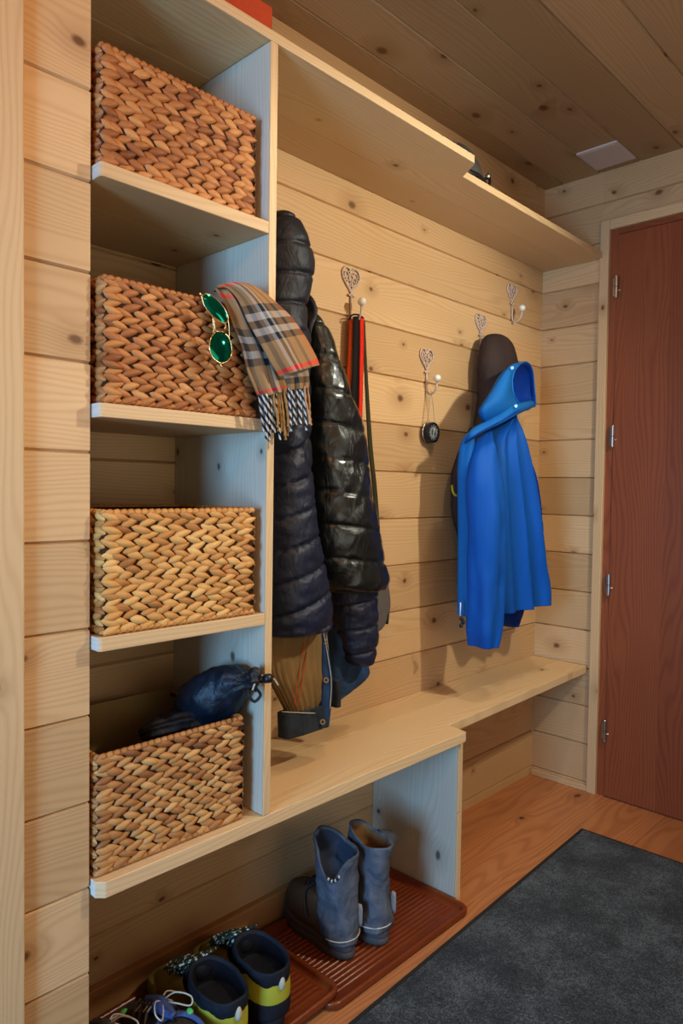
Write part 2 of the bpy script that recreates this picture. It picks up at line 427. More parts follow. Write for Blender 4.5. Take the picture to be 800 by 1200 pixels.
for zc in (1.773, 1.262, .748, .236):
    mb = MB(); tube(mb, [(.283, -.0125, zc-.035), (.283, -.0125, zc+.035)], .0065, 'steel', 14)
    for q in (-.036, .036): ellipsoid(mb, (.283, -.0125, zc+q), (.0058, .0058, .004), 'steel')
    tube(mb, [(.283, -.0125, zc-.001), (.283, -.0125, zc+.001)], .0069, 'sole_dark', 14)
    box(mb, .268, .283, -.0062, -.0002, zc-.03, zc+.03, 'steel'); tube(mb, [(.287, -.008, zc-.012), (.294, -.004, zc-.012)], .003, 'steel', 8)
    mb.build('hinge', door, smooth=False, bevel=.0006)
# plate on the ceiling
mb = MB(); box(mb, .215, .35, -.195, -.04, HC-.006, HC, 'white_plate', 1, .5)
box(mb, .222, .343, -.188, -.047, HC-.0075, HC-.006, 'white_plate', 1, .5)
tag(mb.build('vent_plate', bevel=.002), 'square pale cover plate set flush in the plank ceiling', 'vent')

# ------------------------------------------------------------------ joinery
XF, BT = .305, .452
YD0, YD1 = -1.577, -1.560          # divider
bench = thing('built_in_bench', 'long pale pine bench board stepped to a narrower end by the door', 'bench', (.15, -.9, 0))
mb = MB()
c = .012
def bench_board(poly): prism(mb, poly, 2, BT-.026, BT, 'shelf_pine', 1, None, 'endgrain')
bench_board([(.001, YE+.003), (.11, YE+.003), (.11, -.012), (.001, -.012)])
bench_board([(.1103, YE+.003), (XF-c, YE+.003), (XF, YE+.003+c), (XF, -.905), (.243, -.893), (.212, -.0125), (.1103, -.0125)])
mb.build('bench_top', bench, bevel=.0015)
mb = MB(); box(mb, .0005, .285, -.915, -.893, .0005, BT-.0265, 'pine_cool_lit', 2, .7)
mb.build('support_panel', bench, bevel=.0015)
mb = MB(); box(mb, .2852, .289, -.914, -.894, .0005, .235, 'shelf_pine', 2, .9); box(mb, .2852, .289, -.914, -.894, .2365, BT-.0265, 'shelf_pine', 2, .7)
mb.build('panel_edging', bench, bevel=.0008)

cub = thing('cubby_shelves', 'tall open pine cubby unit filled with woven baskets', 'shelves', (.15, -1.74, .452))
mb = MB(); box(mb, .0005, XF-.004, YD0, YD1, BT+.0005, 1.879, 'pine_cool_lit', 2, .75)
mb.build('divider_panel', cub, bevel=.001)
mb = MB(); box(mb, XF-.0038, XF, YD0, YD1, BT+.0005, 1.879, 'shelf_pine', 2, .65)
mb.build('divider_edging', cub, bevel=.001)
SH = [1.555, 1.195, .836]
for z in SH:
    mb = MB(); prism(mb, [(.001, YE+.003), (XF-.004, YE+.003), (XF, YE+.007), (XF, YD0-.0005), (.001, YD0-.0005)], 2, z-.022, z, 'shelf_pine', 1, None, 'endgrain')
    mb.build('shelf', cub, bevel=.0015)

mb = MB()
prism(mb, [(.001, -2.2), (.12, -2.2), (.12, -.001), (.001, -.001)], 2, 1.880, 1.899, 'shelf_pine', 1, .5)
prism(mb, [(.1203, -2.2), (.305, -2.2), (.305, -.918), (.296, -.909), (.240, -.872), (.233, -.001), (.1203, -.001)], 2, 1.880, 1.899, 'shelf_pine', 1, .7)
tag(mb.build('overhead_shelf', bevel=.0015), 'long high pine shelf board running above coats and cubbies', 'shelf')

# ------------------------------------------------------------------ lamps and added fill lights
def area(name, loc, target, size, power, color, sy=None):
    L = bpy.data.lights.new(name, 'AREA'); L.energy = power; L.color = color; L.size = size
    if sy: L.shape = 'RECTANGLE'; L.size_y = sy
    o = bpy.data.objects.new(name, L); COL.objects.link(o); o.location = loc
    o.rotation_euler = (Vector(target)-Vector(loc)).to_track_quat('-Z', 'Y').to_euler(); return o
def spot(name, loc, power, color, r=.03):
    L = bpy.data.lights.new(name, 'POINT'); L.energy = power; L.color = color; L.shadow_soft_size = r
    o = bpy.data.objects.new(name, L); COL.objects.link(o); o.location = loc; return o
area('window_light', (1.25, -4.3, 1.0), (.30, -1.2, .5), .7, 135, (.27, .59, 1.), 1.2)
area('side_window_light', (1.93, -1.35, .95), (.0, -1.0, 1.5), 1.0, 9.5, (1., .98, .88), 1.0)
area('bounce_light', (1.65, -1.9, 1.05), (1.1, -1.2, 2.18), .5, 5, (.85, .95, .8), .5)  # added uplight standing in for bounce on the ceiling near the camera
def key(name, loc, target, power, color, r, cone):
    L = bpy.data.lights.new(name, 'SPOT'); L.energy = power; L.color = color; L.shadow_soft_size = r; L.spot_size = math.radians(cone); L.spot_blend = .6
    o = bpy.data.objects.new(name, L); COL.objects.link(o); o.location = loc
    o.rotation_euler = (Vector(target)-Vector(loc)).to_track_quat('-Z', 'Y').to_euler(); return o
key('lamp', (1.32, -.74, 1.82), (0., -1.0, 1.05), 82, (1., .985, .84), .035, 105)
key('ceiling_spot', (.62, -.85, 2.15), (.22, -.75, .4), 22, (1., .91, .72), .03, 75)
key('ceiling_spot', (.70, -1.55, 2.15), (.30, -1.35, .4), 12, (1., .84, .58), .03, 80)
spot('warm_fill', (1.25, -2.2, 2.0), 18, (1., .45, .16), .05)  # added orange fill for the cubbies and near wall, no fitting hangs there
w = bpy.data.worlds.new('world'); scene.world = w; w.use_nodes = True
w.node_tree.nodes['Background'].inputs[0].default_value = (.8, .9, 1, 1); w.node_tree.nodes['Background'].inputs[1].default_value = .3
scene.view_settings.view_transform = 'Standard'
scene.view_settings.look = 'Medium High Contrast'
scene.view_settings.exposure = -.84
scene.cycles.max_bounces = 8
# ------------------------------------------------------------------ garments
def solve(rows):
    """rows: photo height, left and right silhouette, distance of the centre from the wall, half depth -> sections in metres"""
    out = []
    for (y, xl, xr, X, b) in rows:
        P = at((xl+xr)/2, y, 0, X); cy, z, a = P.y, P.z, .05; bb = b
        for it in range(14):
            q = [proj((X+bb*math.cos(w), cy+a*math.sin(w), z)) for w in [k*PI/16 for k in range(32)]]
            mn, mx = min(p[0] for p in q), max(p[0] for p in q)
            dpx = (proj((X, cy+.01, z))[0]-proj((X, cy-.01, z))[0])/.02
            cy += ((xl+xr)/2-(mn+mx)/2)/dpx
            W = (mx-mn); tgt = xr-xl
            if W > tgt and a < .25*bb: bb *= tgt/W
            a = max(.012*0+a*(tgt/W)**1.3, .2*bb)
            z += (proj((X, cy, z))[1]-y)*.02/(proj((X, cy, z-.01))[1]-proj((X, cy, z+.01))[1])
        out.append((z, X, cy, a, bb))
    return out

def garment(mb, rows, mat, n=84, m=90, p=2.3, disp=None, top='round', bottom='round', te=.1, be=.08, inner=None, rot=0.):
    S = solve(rows); vs = []; fs = []; uvs = []
    for i in range(m+1):
        t = i/m; z, cx, cy, a, b = crv(S, t); k = 1.
        if top == 'round' and t < te: k = math.sqrt(max(.0, 1-((te-t)/te)**2))*.98+.02
        if bottom == 'round' and t > 1-be: k = math.sqrt(max(.0, 1-((t-1+be)/be)**2))*.94+.06
        for j in range(n):
            w = 2*PI*j/n; c, s = math.cos(w), math.sin(w)
            ex = 2/p
            X = b*math.copysign(abs(c)**ex, c); Y = a*math.copysign(abs(s)**ex, s)
            N = Vector((c/max(b, .004), s/max(a, .004), 0)).normalized()
            P = Vector((cx+X*k, cy+Y*k, z))
            d = disp(w, t, P)*min(1, k*1.2) if disp else 0
            P += N*d; P.x = max(P.x, .003); vs.append(P)
    R = m+1
    if bottom == 'hem':
        for kk, dz in ((.93, 0.), (.9, .03), (.7, .05)):
            z, cx, cy, a, b = S[-1]
            for j in range(n):
                P = vs[m*n+j]; vs.append(Vector((cx+(P.x-cx)*kk, cy+(P.y-cy)*kk, P.z+dz)))
        R += 3
    mats = []
    for i in range(R-1):
        for j in range(n):
            fs.append([i*n+j, (i+1)*n+j, (i+1)*n+(j+1) % n, i*n+(j+1) % n]); mats.append(inner if (inner and i > m) else mat)
            uvs.append([(j/n, i/m), (j/n, (i+1)/m), ((j+1)/n, (i+1)/m), ((j+1)/n, i/m)])
    fs.append(list(range(n))); uvs.append([(0, 0)]*n); mats.append(mat)
    fs.append([(R-1)*n+j for j in range(n)][::-1]); uvs.append([(0, 0)]*n); mats.append(inner or mat)
    mb.add(vs, fs, mats, uvs)
    return S

def fbm(P, f, seed=0., st=(1, 1, 1)):
    q = Vector((P.x*f*st[0]+seed, P.y*f*st[1]-seed, P.z*f*st[2]+seed*.7))
    return noise.noise(q)+.5*noise.noise(q*2.1)+.25*noise.noise(q*4.3)

def quilt(pitch, h, tilt=0., ph=0., wr=.003, seed=0., z0=0.):
    def d(w, t, P):
        q = (P.z-z0+tilt*P.y)/pitch+ph+.05*noise.noise(Vector((P.y*9+seed, P.x*9, 0)))
        s = abs(math.sin(PI*q))
        puck = noise.noise(Vector((P.x*50+seed, P.y*50, P.z*12)))*(1-s)*.5
        return h*.85*(.6-math.exp(-s/.17))+wr*fbm(P, 17, seed, (1, 1, 1.6))+wr*puck
    return d

# --- navy quilted jacket with hood, nearest the cubbies
nj = thing('quilted_jacket', 'navy quilted down jacket with hood hanging against the cubby divider', 'jacket', at(345, 520, 0, .12), 'coats on the hooks by the cubbies')
def hooddisp(w, t, P):
    q = (P.z-.1*P.y-1.73)/.062; s = abs(math.sin(PI*q))
    pk = 0
    return .009*(.85-math.exp(-s/.16))-.004+.005*fbm(P, 13, 3)
mb = MB(); garment(mb, [(250, 306, 338, .10, .05), (262, 300, 350, .11, .06), (285, 297, 361, .12, .066), (310, 296, 364, .12, .068), (335, 296, 362, .12, .066), (360, 296, 357, .12, .062), (385, 298, 356, .12, .06), (420, 300, 358, .12, .055)], 'navy_quilt', disp=hooddisp, te=.12)
mb.build('hood', nj, smooth=True)
mb = MB(); garment(mb, [(372, 300, 360, .10, .05), (420, 300, 360, .115, .06), (470, 300, 360, .12, .066), (520, 300, 361, .12, .066), (580, 300, 365, .12, .066), (650, 300, 370, .12, .066), (715, 302, 372, .12, .06)], 'navy_quilt', disp=quilt(.066, .010, .15, .2, seed=2))
mb.build('body', nj, smooth=True)
mb = MB(); garment(mb, [(468, 312, 346, .185, .04), (500, 308, 353, .195, .05), (540, 306, 357, .20, .055), (580, 305, 363, .20, .056), (630, 305, 370, .20, .058), (680, 305, 380, .20, .06), (715, 305, 385, .20, .062), (743, 308, 384, .20, .058)], 'navy_quilt_sheen', m=130, disp=quilt(.0665, .011, -.35, .1, seed=5, wr=.004), be=.05)
mb.build('front_panel', nj, smooth=True)
mb = MB(); garment(mb, [(640, 386, 440, .11, .04), (690, 388, 439, .125, .045), (720, 391, 440, .13, .047), (750, 394, 440, .13, .047), (770, 399, 437, .13, .044), (779, 406, 430, .13, .036)], 'navy_quilt_sheen', disp=quilt(.062, .010, -.1, .35, seed=9, wr=.004), be=.1)
mb.build('sleeve', nj, smooth=True)

# --- glossy black puffer
gj = thing('puffer_jacket', 'glossy black puffer jacket with crinkled sheen hanging over other coats', 'jacket', at(400, 520, 0, .1), 'coats on the hooks by the cubbies')
def glossy(w, t, P):
    q = (P.z+.12*P.y)/.078+.3; s = abs(math.sin(PI*q))
    diag = noise.noise(Vector((P.x*30+P.z*16, P.y*34-P.z*20, P.z*20)))
    cr = abs(noise.noise(Vector((P.x*30+7, P.y*30, P.z*22))))
    return .0055*(.5-math.exp(-s/.14))+.005*fbm(P, 8, 7)+.002*diag-.0075*cr*(1.1-s)*(.25+t)
mb = MB(); garment(mb, [(364, 350, 366, .08, .025), (385, 350, 383, .09, .04), (410, 350, 392, .10, .05), (440, 350, 402, .105, .055), (470, 352, 413, .11, .06), (506, 356, 425, .11, .063), (550, 358, 431, .115, .065), (590, 360, 437, .12, .068), (620, 362, 443, .125, .07), (655, 366, 449, .125, .07), (680, 372, 454, .125, .072), (692, 380, 450, .125, .068)], 'gloss_black', n=140, m=170, disp=glossy, te=.05, be=.03)
mb.build('body', gj, smooth=True)
mb = MB(); garment(mb, [(338, 346, 358, .075, .02), (352, 344, 366, .085, .032), (368, 344, 372, .09, .04), (385, 342, 366, .095, .042), (420, 344, 362, .10, .04)], 'navy_quilt', disp=lambda w, t, P: .004*fbm(P, 25, 4), te=.2)
mb.build('collar', gj, smooth=True)

# --- taupe coat whose tail shows behind
tj = thing('softshell_coat', 'taupe grey coat tail showing behind glossy black puffer jacket', 'coat', at(440, 640, 0, .03), 'coats on the hooks by the cubbies')
mb = MB(); garment(mb, [(420, 372, 384, .03, .02), (500, 385, 412, .03, .022), (600, 402, 428, .035, .025), (660, 412, 447, .038, .026), (690, 420, 455, .038, .026), (715, 422, 456.5, .038, .026), (730, 426, 452, .038, .024), (740, 430, 443, .038, .02)], 'taupe_cloth', disp=lambda w, t, P: .003*fbm(P, 14, 1), bottom='round', be=.06)
mb.build('body', tj, smooth=True)
mb = MB(); tube(mb, [at(454.6, 719, 0, .060), at(453.2, 731, 0, .056)], .004, 'sole_dark', 8); mb.build('hem_tab', tj, smooth=True)

# --- denim jacket, lining side out
dj = thing('denim_jacket', 'denim jacket showing tan lining and dark buttoned hem above the bench', 'jacket', at(360, 790, 0, .12), 'coats on the hooks by the cubbies')
def corded(w, t, P): return .0025*math.sin(w*26)*(.4+t)+.004*fbm(P, 12, 8)
mb = MB(); garment(mb, [(690, 308, 372, .165, .03), (740, 308, 379, .172, .028), (780, 312, 380, .176, .026), (806, 324, 380, .178, .024), (832, 338, 380, .176, .016)], 'tan_lining', disp=corded, bottom='hem', inner='denim_dark', be=.01)
mb.build('lining', dj, smooth=True)
mb = MB(); garment(mb, [(829, 327, 384.5, .18, .022), (842, 327.5, 384, .18, .022), (856, 328, 383, .18, .022)], 'denim_dark', p=3.6, m=16, disp=lambda w, t, P: .0015*fbm(P, 30, 2), top='flat', bottom='hem', inner='denim_dark')
hem = mb.build('waistband', dj, smooth=True)
mb = MB(); garment(mb, [(690, 366, 377, .175, .012), (740, 370, 380.5, .185, .013), (775, 372, 386, .19, .013), (800, 373, 388.5, .19, .013), (830, 372, 387, .19, .013), (852, 373, 384.5, .185, .012)], 'denim', p=3, disp=lambda w, t, P: .001*fbm(P, 30, 2), be=.02)
mb.build('button_placket', dj, smooth=True)
def onto(px, py, X): return at(px, py, 0, X)
for q in ((382, 797, .204), (378, 846, .205), (381, 752, .199)):
    P = onto(*q); D = (CAM-P).normalized(); mb = MB()
    tube(mb, [P-D*.002, P+D*.0035], .0062, 'brass_dull', 16); tube(mb, [P+D*.0034, P+D*.0042], .0032, 'sole_dark', 12); mb.build('button', dj)
mb = MB()
pts = smooth_path([onto(379, 742, .20), onto(385, 775, .2055), onto(388, 800, .2055), onto(386.5, 830, .205)], 6); tube(mb, pts, .0010, 'lace_cream', 6)
for X0 in (352, 357):
    tube(mb, smooth_path([onto(X0+5, 746, .2), onto(X0, 780, .205), onto(X0-8, 828, .208)], 6), .0009, 'strap_orange', 6)
tube(mb, [onto(330, 834, .198), onto(357, 835.5, .205), onto(383, 836, .198)], .0010, 'lace_cream', 6)
mb.build('stitching', dj, smooth=True)
mb = MB(); garment(mb, [(650, 378, 398, .10, .03), (700, 381, 400, .11, .035), (740, 384, 402, .11, .035), (762, 386, 408, .11, .022), (776, 387, 425, .11, .018), (793, 388, 431, .11, .016), (803, 388, 424, .11, .015), (812, 388, 410, .11, .013), (822, 388, 396, .115, .01)], 'denim', p=2.6, disp=lambda w, t, P: .004*fbm(P, 20, 6)+.0015*math.sin(P.z*400)*max(0, t-.55), be=.02)
mb.build('sleeve', dj, smooth=True)
mb = MB(); garment(mb, [(796, 387, 398, .145, .012), (812, 388, 399, .145, .013), (829, 388, 398.5, .145, .012)], 'denim_dark', p=3, m=16, top='flat', be=.05); mb.build('cuff', dj, smooth=True)

# --- straps on the first heart hook
bs = thing('hanging_straps', 'bundle of orange, red and dark fabric straps hanging from heart hook', 'straps', at(414, 380, 0, .03))
def ribbon(name, L, R, mat, th=.002, k=10):
    """L, R: photo positions of both edges with distance from wall"""
    a = smooth_path([at(p[0], p[1], 0, p[2]) for p in L], k); b = smooth_path([at(p[0], p[1], 0, p[2]) for p in R], k)
    vs = a+b; n = len(a); mb = MB()
    mb.add(vs, [[i, i+1, n+i+1, n+i] for i in range(n-1)], mat, [[(0, i/n), (0, (i+1)/n), (1, (i+1)/n), (1, i/n)] for i in range(n-1)])
    return mb.build(name, bs, smooth=True, solid=th)
ribbon('orange_strap', [(409, 374, .022), (407.5, 410, .022), (405, 470, .02), (403, 520, .02)], [(413.5, 374, .03), (412.5, 410, .03), (411, 470, .028), (409, 520, .026)], 'strap_orange')
ribbon('dark_strap', [(414, 371, .034), (413, 410, .034), (411, 482, .034), (409, 520, .034)], [(424, 370, .034), (423, 410, .034), (419, 490, .034), (415, 540, .034)], 'strap_brown')
ribbon('red_strap', [(421.5, 373, .036), (421.5, 410, .036), (420.5, 470, .036), (420, 520, .036)], [(426, 373, .036), (426, 410, .036), (424.5, 470, .036), (423.5, 520, .036)], 'strap_red')
ribbon('olive_strap', [(424.8, 376, .033), (426.5, 430, .033), (431, 520, .033), (437, 580, .033), (441, 640, .033)], [(427.5, 376, .036), (430, 430, .036), (436, 520, .036), (442, 580, .036), (446, 640, .036)], 'strap_olive')
mb = MB(); tube(mb, smooth_path([at(409, 375, 0, .026), at(412, 369.5, 0, .03), at(419, 368.8, 0, .034), at(426, 373, 0, .035)], 6), .0022, 'strap_brown', 8); mb.build('loop', bs, smooth=True)

# --- brown hooded coat under the blue jacket
bj = thing('hooded_coat', 'dark brown hooded coat hanging mostly hidden under bright blue jacket', 'coat', at(575, 480, 0, .05))
def bh(w, t, P): return .004*fbm(P, 13, 11)-.007*math.exp(-((P.z-1.545-(P.y+.33)*-.6)/.008)**2)*(1 if math.sin(w) > -.2 else 0)
mb = MB(); garment(mb, [(392, 572, 588, .05, .02), (398, 566, 598, .055, .035), (412, 562, 604, .06, .045), (432, 560.5, 607.5, .065, .05), (460, 560, 606, .065, .05), (490, 557, 602, .062, .048), (515, 551, 600, .058, .045)], 'brown_hood', disp=bh, te=.09)
mb.build('hood', bj, smooth=True)
mb = MB(); garment(mb, [(500, 551, 600, .06, .045), (525, 541, 605, .055, .042), (550, 531, 606, .05, .042), (575, 529.5, 605, .05, .042), (600, 530, 605, .05, .042), (640, 539, 610, .05, .042), (700, 543, 610, .05, .042)], 'brown_hood', disp=lambda w, t, P: .004*fbm(P, 12, 13), te=.05)
mb.build('body', bj, smooth=True)
mb = MB(); tube(mb, smooth_path([at(529.5, 569, 0, .075), at(530.5, 576, 0, .085), at(534, 580.5, 0, .09), at(540, 579, 0, .092)], 6), .0036, 'yellow_trim', 8)
mb.build('yellow_trim', bj, smooth=True)

# --- blue jacket
blue = thing('shell_jacket', 'bright blue shell jacket with stand collar hanging near the corner', 'jacket', at(585, 600, 0, .13))
def bfold(w, t, P):
    g = min(1, .35+t*1.2)
    u = w+1.2+.12*noise.noise(Vector((0, 3, P.z*4)))
    f = math.cos(u*6.5+.3)
    f = math.copysign(abs(f)**.8, f)
    f2 = math.cos(u*11-1.1+t)
    return g*(.0135*f+.004*f2)+.003*fbm(P, 9, 21, (1, 1, .4))
mb = MB(); garment(mb, [(474, 584, 605, .12, .035), (490, 574, 605, .125, .05), (505, 562, 608, .13, .06), (520, 553, 612, .13, .068), (545, 549, 617, .13, .075), (575, 548, 622, .13, .078), (620, 550, 629, .13, .08), (660, 552, 634, .13, .08), (690, 553, 639, .13, .08), (710, 556, 640, .13, .08)], 'blue_shell', n=180, m=120, disp=bfold, te=.05, bottom='hem', inner='blue_lining')
mb.build('body', blue, smooth=True)
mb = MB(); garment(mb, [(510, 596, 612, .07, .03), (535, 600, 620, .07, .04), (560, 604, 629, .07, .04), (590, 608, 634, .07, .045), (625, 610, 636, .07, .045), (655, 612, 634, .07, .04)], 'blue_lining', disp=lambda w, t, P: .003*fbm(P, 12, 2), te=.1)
mb.build('back_panel', blue, smooth=True)
def sfold(w, t, P):
    dents = -.010*math.exp(-((w-.0)/.5)**2)*(math.exp(-((t-.42)/.05)**2)+.8*math.exp(-((t-.6)/.05)**2))
    return .006*math.cos(w*4+t*4)*(.3+.7*t)+.009*fbm(P, 8, 33, (1, 1, .45))+dents
mb = MB(); garment(mb, [(500, 566, 576, .16, .02), (525, 552, 582, .18, .036), (560, 547, 589, .19, .046), (600, 548, 591, .195, .048), (650, 548, 591, .195, .048), (690, 548.5, 590, .195, .046), (720, 548.5, 588, .195, .045), (740, 549, 585, .195, .043), (757, 551, 581, .195, .040)], 'blue_shell', n=110, m=110, disp=sfold, te=.12, bottom='hem', inner='blue_lining')
mb.build('sleeve', blue, smooth=True)
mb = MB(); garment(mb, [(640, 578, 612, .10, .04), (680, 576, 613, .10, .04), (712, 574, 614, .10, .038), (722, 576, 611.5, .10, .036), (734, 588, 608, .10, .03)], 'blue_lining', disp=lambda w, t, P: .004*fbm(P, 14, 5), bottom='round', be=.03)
mb.build('sleeve', blue, smooth=True)
# front edge with zip
mb = MB(); garment(mb, [(506, 548, 556, .15, .012), (520, 541, 556, .15, .016), (545, 537.5, 556, .15, .02), (580, 537.5, 556, .15, .022), (640, 538, 556, .15, .022), (690, 537.5, 556, .15, .022), (722, 537, 550, .15, .020)], 'blue_shell_light', n=60, disp=lambda w, t, P: .0035*math.cos(w*3+t*2)+.002*fbm(P, 12, 9, (1, 1, .4)), te=.05, be=.02)
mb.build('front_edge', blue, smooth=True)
mb = MB(); tube(mb, [at(539.5, 706, 0, .168), at(539, 722, 0, .168)], .0018, 'porcelain', 8)
for k, (px, py) in enumerate(((540.5, 725), (542.5, 729), (540, 733))): ellipsoid(mb, at(px, py, 0, .165), (.006, .006, .007), 'sole_dark', 8, 6)
mb.build('zip_pull', blue, smooth=True)

# collar: band with an open mouth to the right, and the folded yoke below it
def P3(x, y, X): return at(520+x/5.714, 380+y/5.714, 0, X)
def loop_surface(name, loops, mat, parent, closed=True, k=6, solid=.003, inner=None):
    L = [smooth_path(l+[l[0]], k)[:-1] if closed else smooth_path(l, k) for l in loops]
    n = len(L[0]); mb = MB(); vs = [p for l in L for p in l]; fs = []; uvs = []
    for i in range(len(L)-1):
        for j in range(n if closed else n-1):
            j2 = (j+1) % n; fs.append([i*n+j, (i+1)*n+j, (i+1)*n+j2, i*n+j2]); uvs.append([(j/n, i), (j/n, i+1), ((j+1)/n, i+1), ((j+1)/n, i)])
    mb.add(vs, fs, mat, uvs); return mb.build(name, parent, smooth=True, solid=solid)
mouth = [P3(455, 375, .215), P3(475, 305, .20), P3(522, 258, .18), P3(565, 262, .16), P3(592, 315, .145), P3(603, 420, .14), P3(612, 535, .145), P3(590, 552, .165), P3(545, 572, .19), P3(495, 520, .215), P3(463, 460, .222)]
midl = [P3(400, 400, .215), P3(425, 300, .20), P3(478, 264, .17), P3(540, 270, .13), P3(575, 330, .12), P3(585, 420, .11), P3(585, 500, .115), P3(540, 560, .15), P3(480, 590, .18), P3(400, 600, .21), P3(385, 500, .222)]
base = [P3(300, 500, .20), P3(335, 430, .19), P3(395, 318, .165), P3(480, 300, .12), P3(520, 350, .10), P3(530, 430, .09), P3(520, 510, .10), P3(450, 600, .13), P3(360, 640, .16), P3(285, 655, .195), P3(270, 570, .205)]
basel = [P3(238, 560, .185), P3(300, 470, .18), P3(370, 350, .16), P3(440, 330, .12), P3(470, 380, .10), P3(480, 440, .09), P3(470, 520, .10), P3(400, 620, .13), P3(330, 650, .16), P3(276, 660, .185), P3(234, 600, .19)]
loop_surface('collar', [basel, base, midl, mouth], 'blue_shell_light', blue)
inm = [m_.lerp(sum(mouth, Vector())/11, .03) for m_ in mouth]
back = [m_.lerp(sum(midl, Vector())/11, .1) for m_ in midl]; cc = sum(base, Vector())/11
loop_surface('collar_lining', [inm, [b_.lerp(i_, .4) for b_, i_ in zip(back, inm)], [b_.lerp(cc, .45) for b_ in back], [b_.lerp(cc, .95) for b_ in back]], 'blue_lining', blue, solid=.001)
# binding round the mouth and the flap seam
mb = MB(); l = smooth_path(mouth+[mouth[0]], 6); tube(mb, l, .0032, 'blue_shell_light', 8); mb.build('collar_binding', blue, smooth=True)
# yoke flap under the collar
A_ = [P3(140, 800, .175), P3(200, 755, .20), P3(300, 700, .215), P3(400, 655, .225), P3(500, 600, .22), P3(560, 572, .20), P3(612, 540, .165)]
B_ = [P3(140, 775, .165), P3(180, 715, .185), P3(280, 655, .20), P3(380, 605, .215), P3(470, 545, .22), P3(540, 530, .205), P3(600, 520, .165)]
C_ = [P3(150, 765, .145), P3(190, 700, .16), P3(290, 640, .17), P3(390, 585, .185), P3(460, 540, .19), P3(530, 520, .18), P3(590, 510, .15)]
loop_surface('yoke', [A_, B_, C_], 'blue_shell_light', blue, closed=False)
mb = MB(); tube(mb, smooth_path([P3(145, 790, .182), P3(205, 745, .205), P3(300, 690, .221), P3(400, 640, .228), P3(500, 575, .226)], 6), .0016, 'blue_lining', 6); mb.build('seam', blue, smooth=True)
for q in ((482, 547, .229), (457, 292, .212)):
    P = P3(*q); D = (CAM-P).normalized(); mb = MB(); tube(mb, [P-D*.003, P+D*.002], .0048, 'steel', 14); mb.build('snap_button', blue)

# ------------------------------------------------------------------ heart hooks
def heart_hook(px, py, label, s=1.):
    c = at(px, py, 0, .012); y0, z0 = c.y, c.z
    t = thing('heart_hook', label, 'hook', (0, y0, z0), 'heart topped coat hooks')
    mb = MB(); pts = []
    for k in range(41):
        w = 2*PI*k/40; hx = 16*math.sin(w)**3; hz = 13*math.cos(w)-5*math.cos(2*w)-2*math.cos(3*w)-math.cos(4*w)
        pts.append((.0032, y0+hx*.0021*s, z0+(hz+2)*.0023*s))
    tube(mb, pts, .0028*s, 'hook_enamel', 8, cap=False)
    rr = random.Random(3)
    for (a, b, r) in ((-.018, .012, .009), (.018, .012, .009), (0, .006, .009), (-.009, -.008, .008), (.009, -.008, .008), (0, -.020, .007), (-.024, .0, .0055), (.024, .0, .0055), (-.008, .018, .0055), (.008, .018, .0055), (-.014, -.014, .004), (.014, -.014, .004)):
        q = [(.0030, y0+s*(a+r*math.cos(w)*(1-.03*k)), z0+s*(b+r*math.sin(w)*(1-.03*k))) for k, w in enumerate([j*PI/6 for j in range(12)])]
        tube(mb, q+[q[0]], .0019*s, 'hook_enamel', 6, cap=False)
    mb.build('heart_plate', t, smooth=True)
    mb = MB()
    zb = z0-.105*s
    tube(mb, [(.0034, y0, z0-.032*s), (.005, y0, zb+.02), (.006, y0, zb+.006), (.012, y0, zb-.003), (.022, y0, zb-.006), (.034, y0, zb-.001), (.041, y0, zb+.012), (.043, y0, zb+.03*s)], .0032, 'hook_enamel', 10)
    for k in (-1, 1): ellipsoid(mb, (.006, y0+k*.007, z0-.040*s), (.003, .006, .004), 'hook_enamel', 10, 6)
    mb.build('hook_arm', t, smooth=True)
    mb = MB(); ellipsoid(mb, (.044, y0, zb+.042*s), (.0115, .0115, .0115), 'porcelain', 18, 12); mb.build('knob', t, smooth=True)
    return Vector((.022, y0, zb-.002))
H1 = heart_hook(414, 328, 'heart hook holding orange and red straps beside glossy black jacket')
H2 = heart_hook(502.5, 421, 'heart hook from which small round black gauge hangs', .95)
H3 = heart_hook(566, 379, 'heart hook just above dark brown hood of coat', .95)
H4 = heart_hook(602.5, 343, 'empty heart hook closest to the corner', .92)

# round gauge
gz = at(506.5, 507, 0, .025)
g = thing('round_gauge', 'small round black dial hanging on cord from heart hook', 'gauge', gz)
gy = gz.y; mb = MB(); tube(mb, [(.010, gy, gz.z), (.028, gy, gz.z)], .031, 'black_plastic', 36); 
mb.build('case', g, bevel=.002)
mb = MB(); q = [(.0285, gy+.0295*math.cos(w), gz.z+.0295*math.sin(w)) for w in [k*PI/20 for k in range(41)]]; tube(mb, q, .0016, 'black_plastic', 6, cap=False)
q = [(.012, gy+.0315*math.cos(w), gz.z+.0315*math.sin(w)) for w in [PI*.6+k*PI/30 for k in range(27)]]; tube(mb, q, .0022, 'steel', 6); mb.build('bezel', g, smooth=True)
mb = MB(); tube(mb, [(.0282, gy, gz.z), (.0290, gy, gz.z)], .025, 'dial_dark', 32); tube(mb, [(.029, gy, gz.z), (.0295, gy, gz.z)], .018, 'dial_grey', 32)
tube(mb, [(.0295, gy, gz.z), (.0299, gy, gz.z)], .010, 'dial_dark', 24)
for k in range(12):
    w = k*PI/6; tube(mb, [(.0297, gy+.0195*math.cos(w), gz.z+.0195*math.sin(w)), (.0297, gy+.023*math.cos(w), gz.z+.023*math.sin(w))], .0006, 'porcelain', 5)
tube(mb, [(.0305, gy-.003, gz.z-.010), (.0305, gy+.002, gz.z+.012)], .0012, 'porcelain', 6)
mb.build('dial', g)
mb = MB()
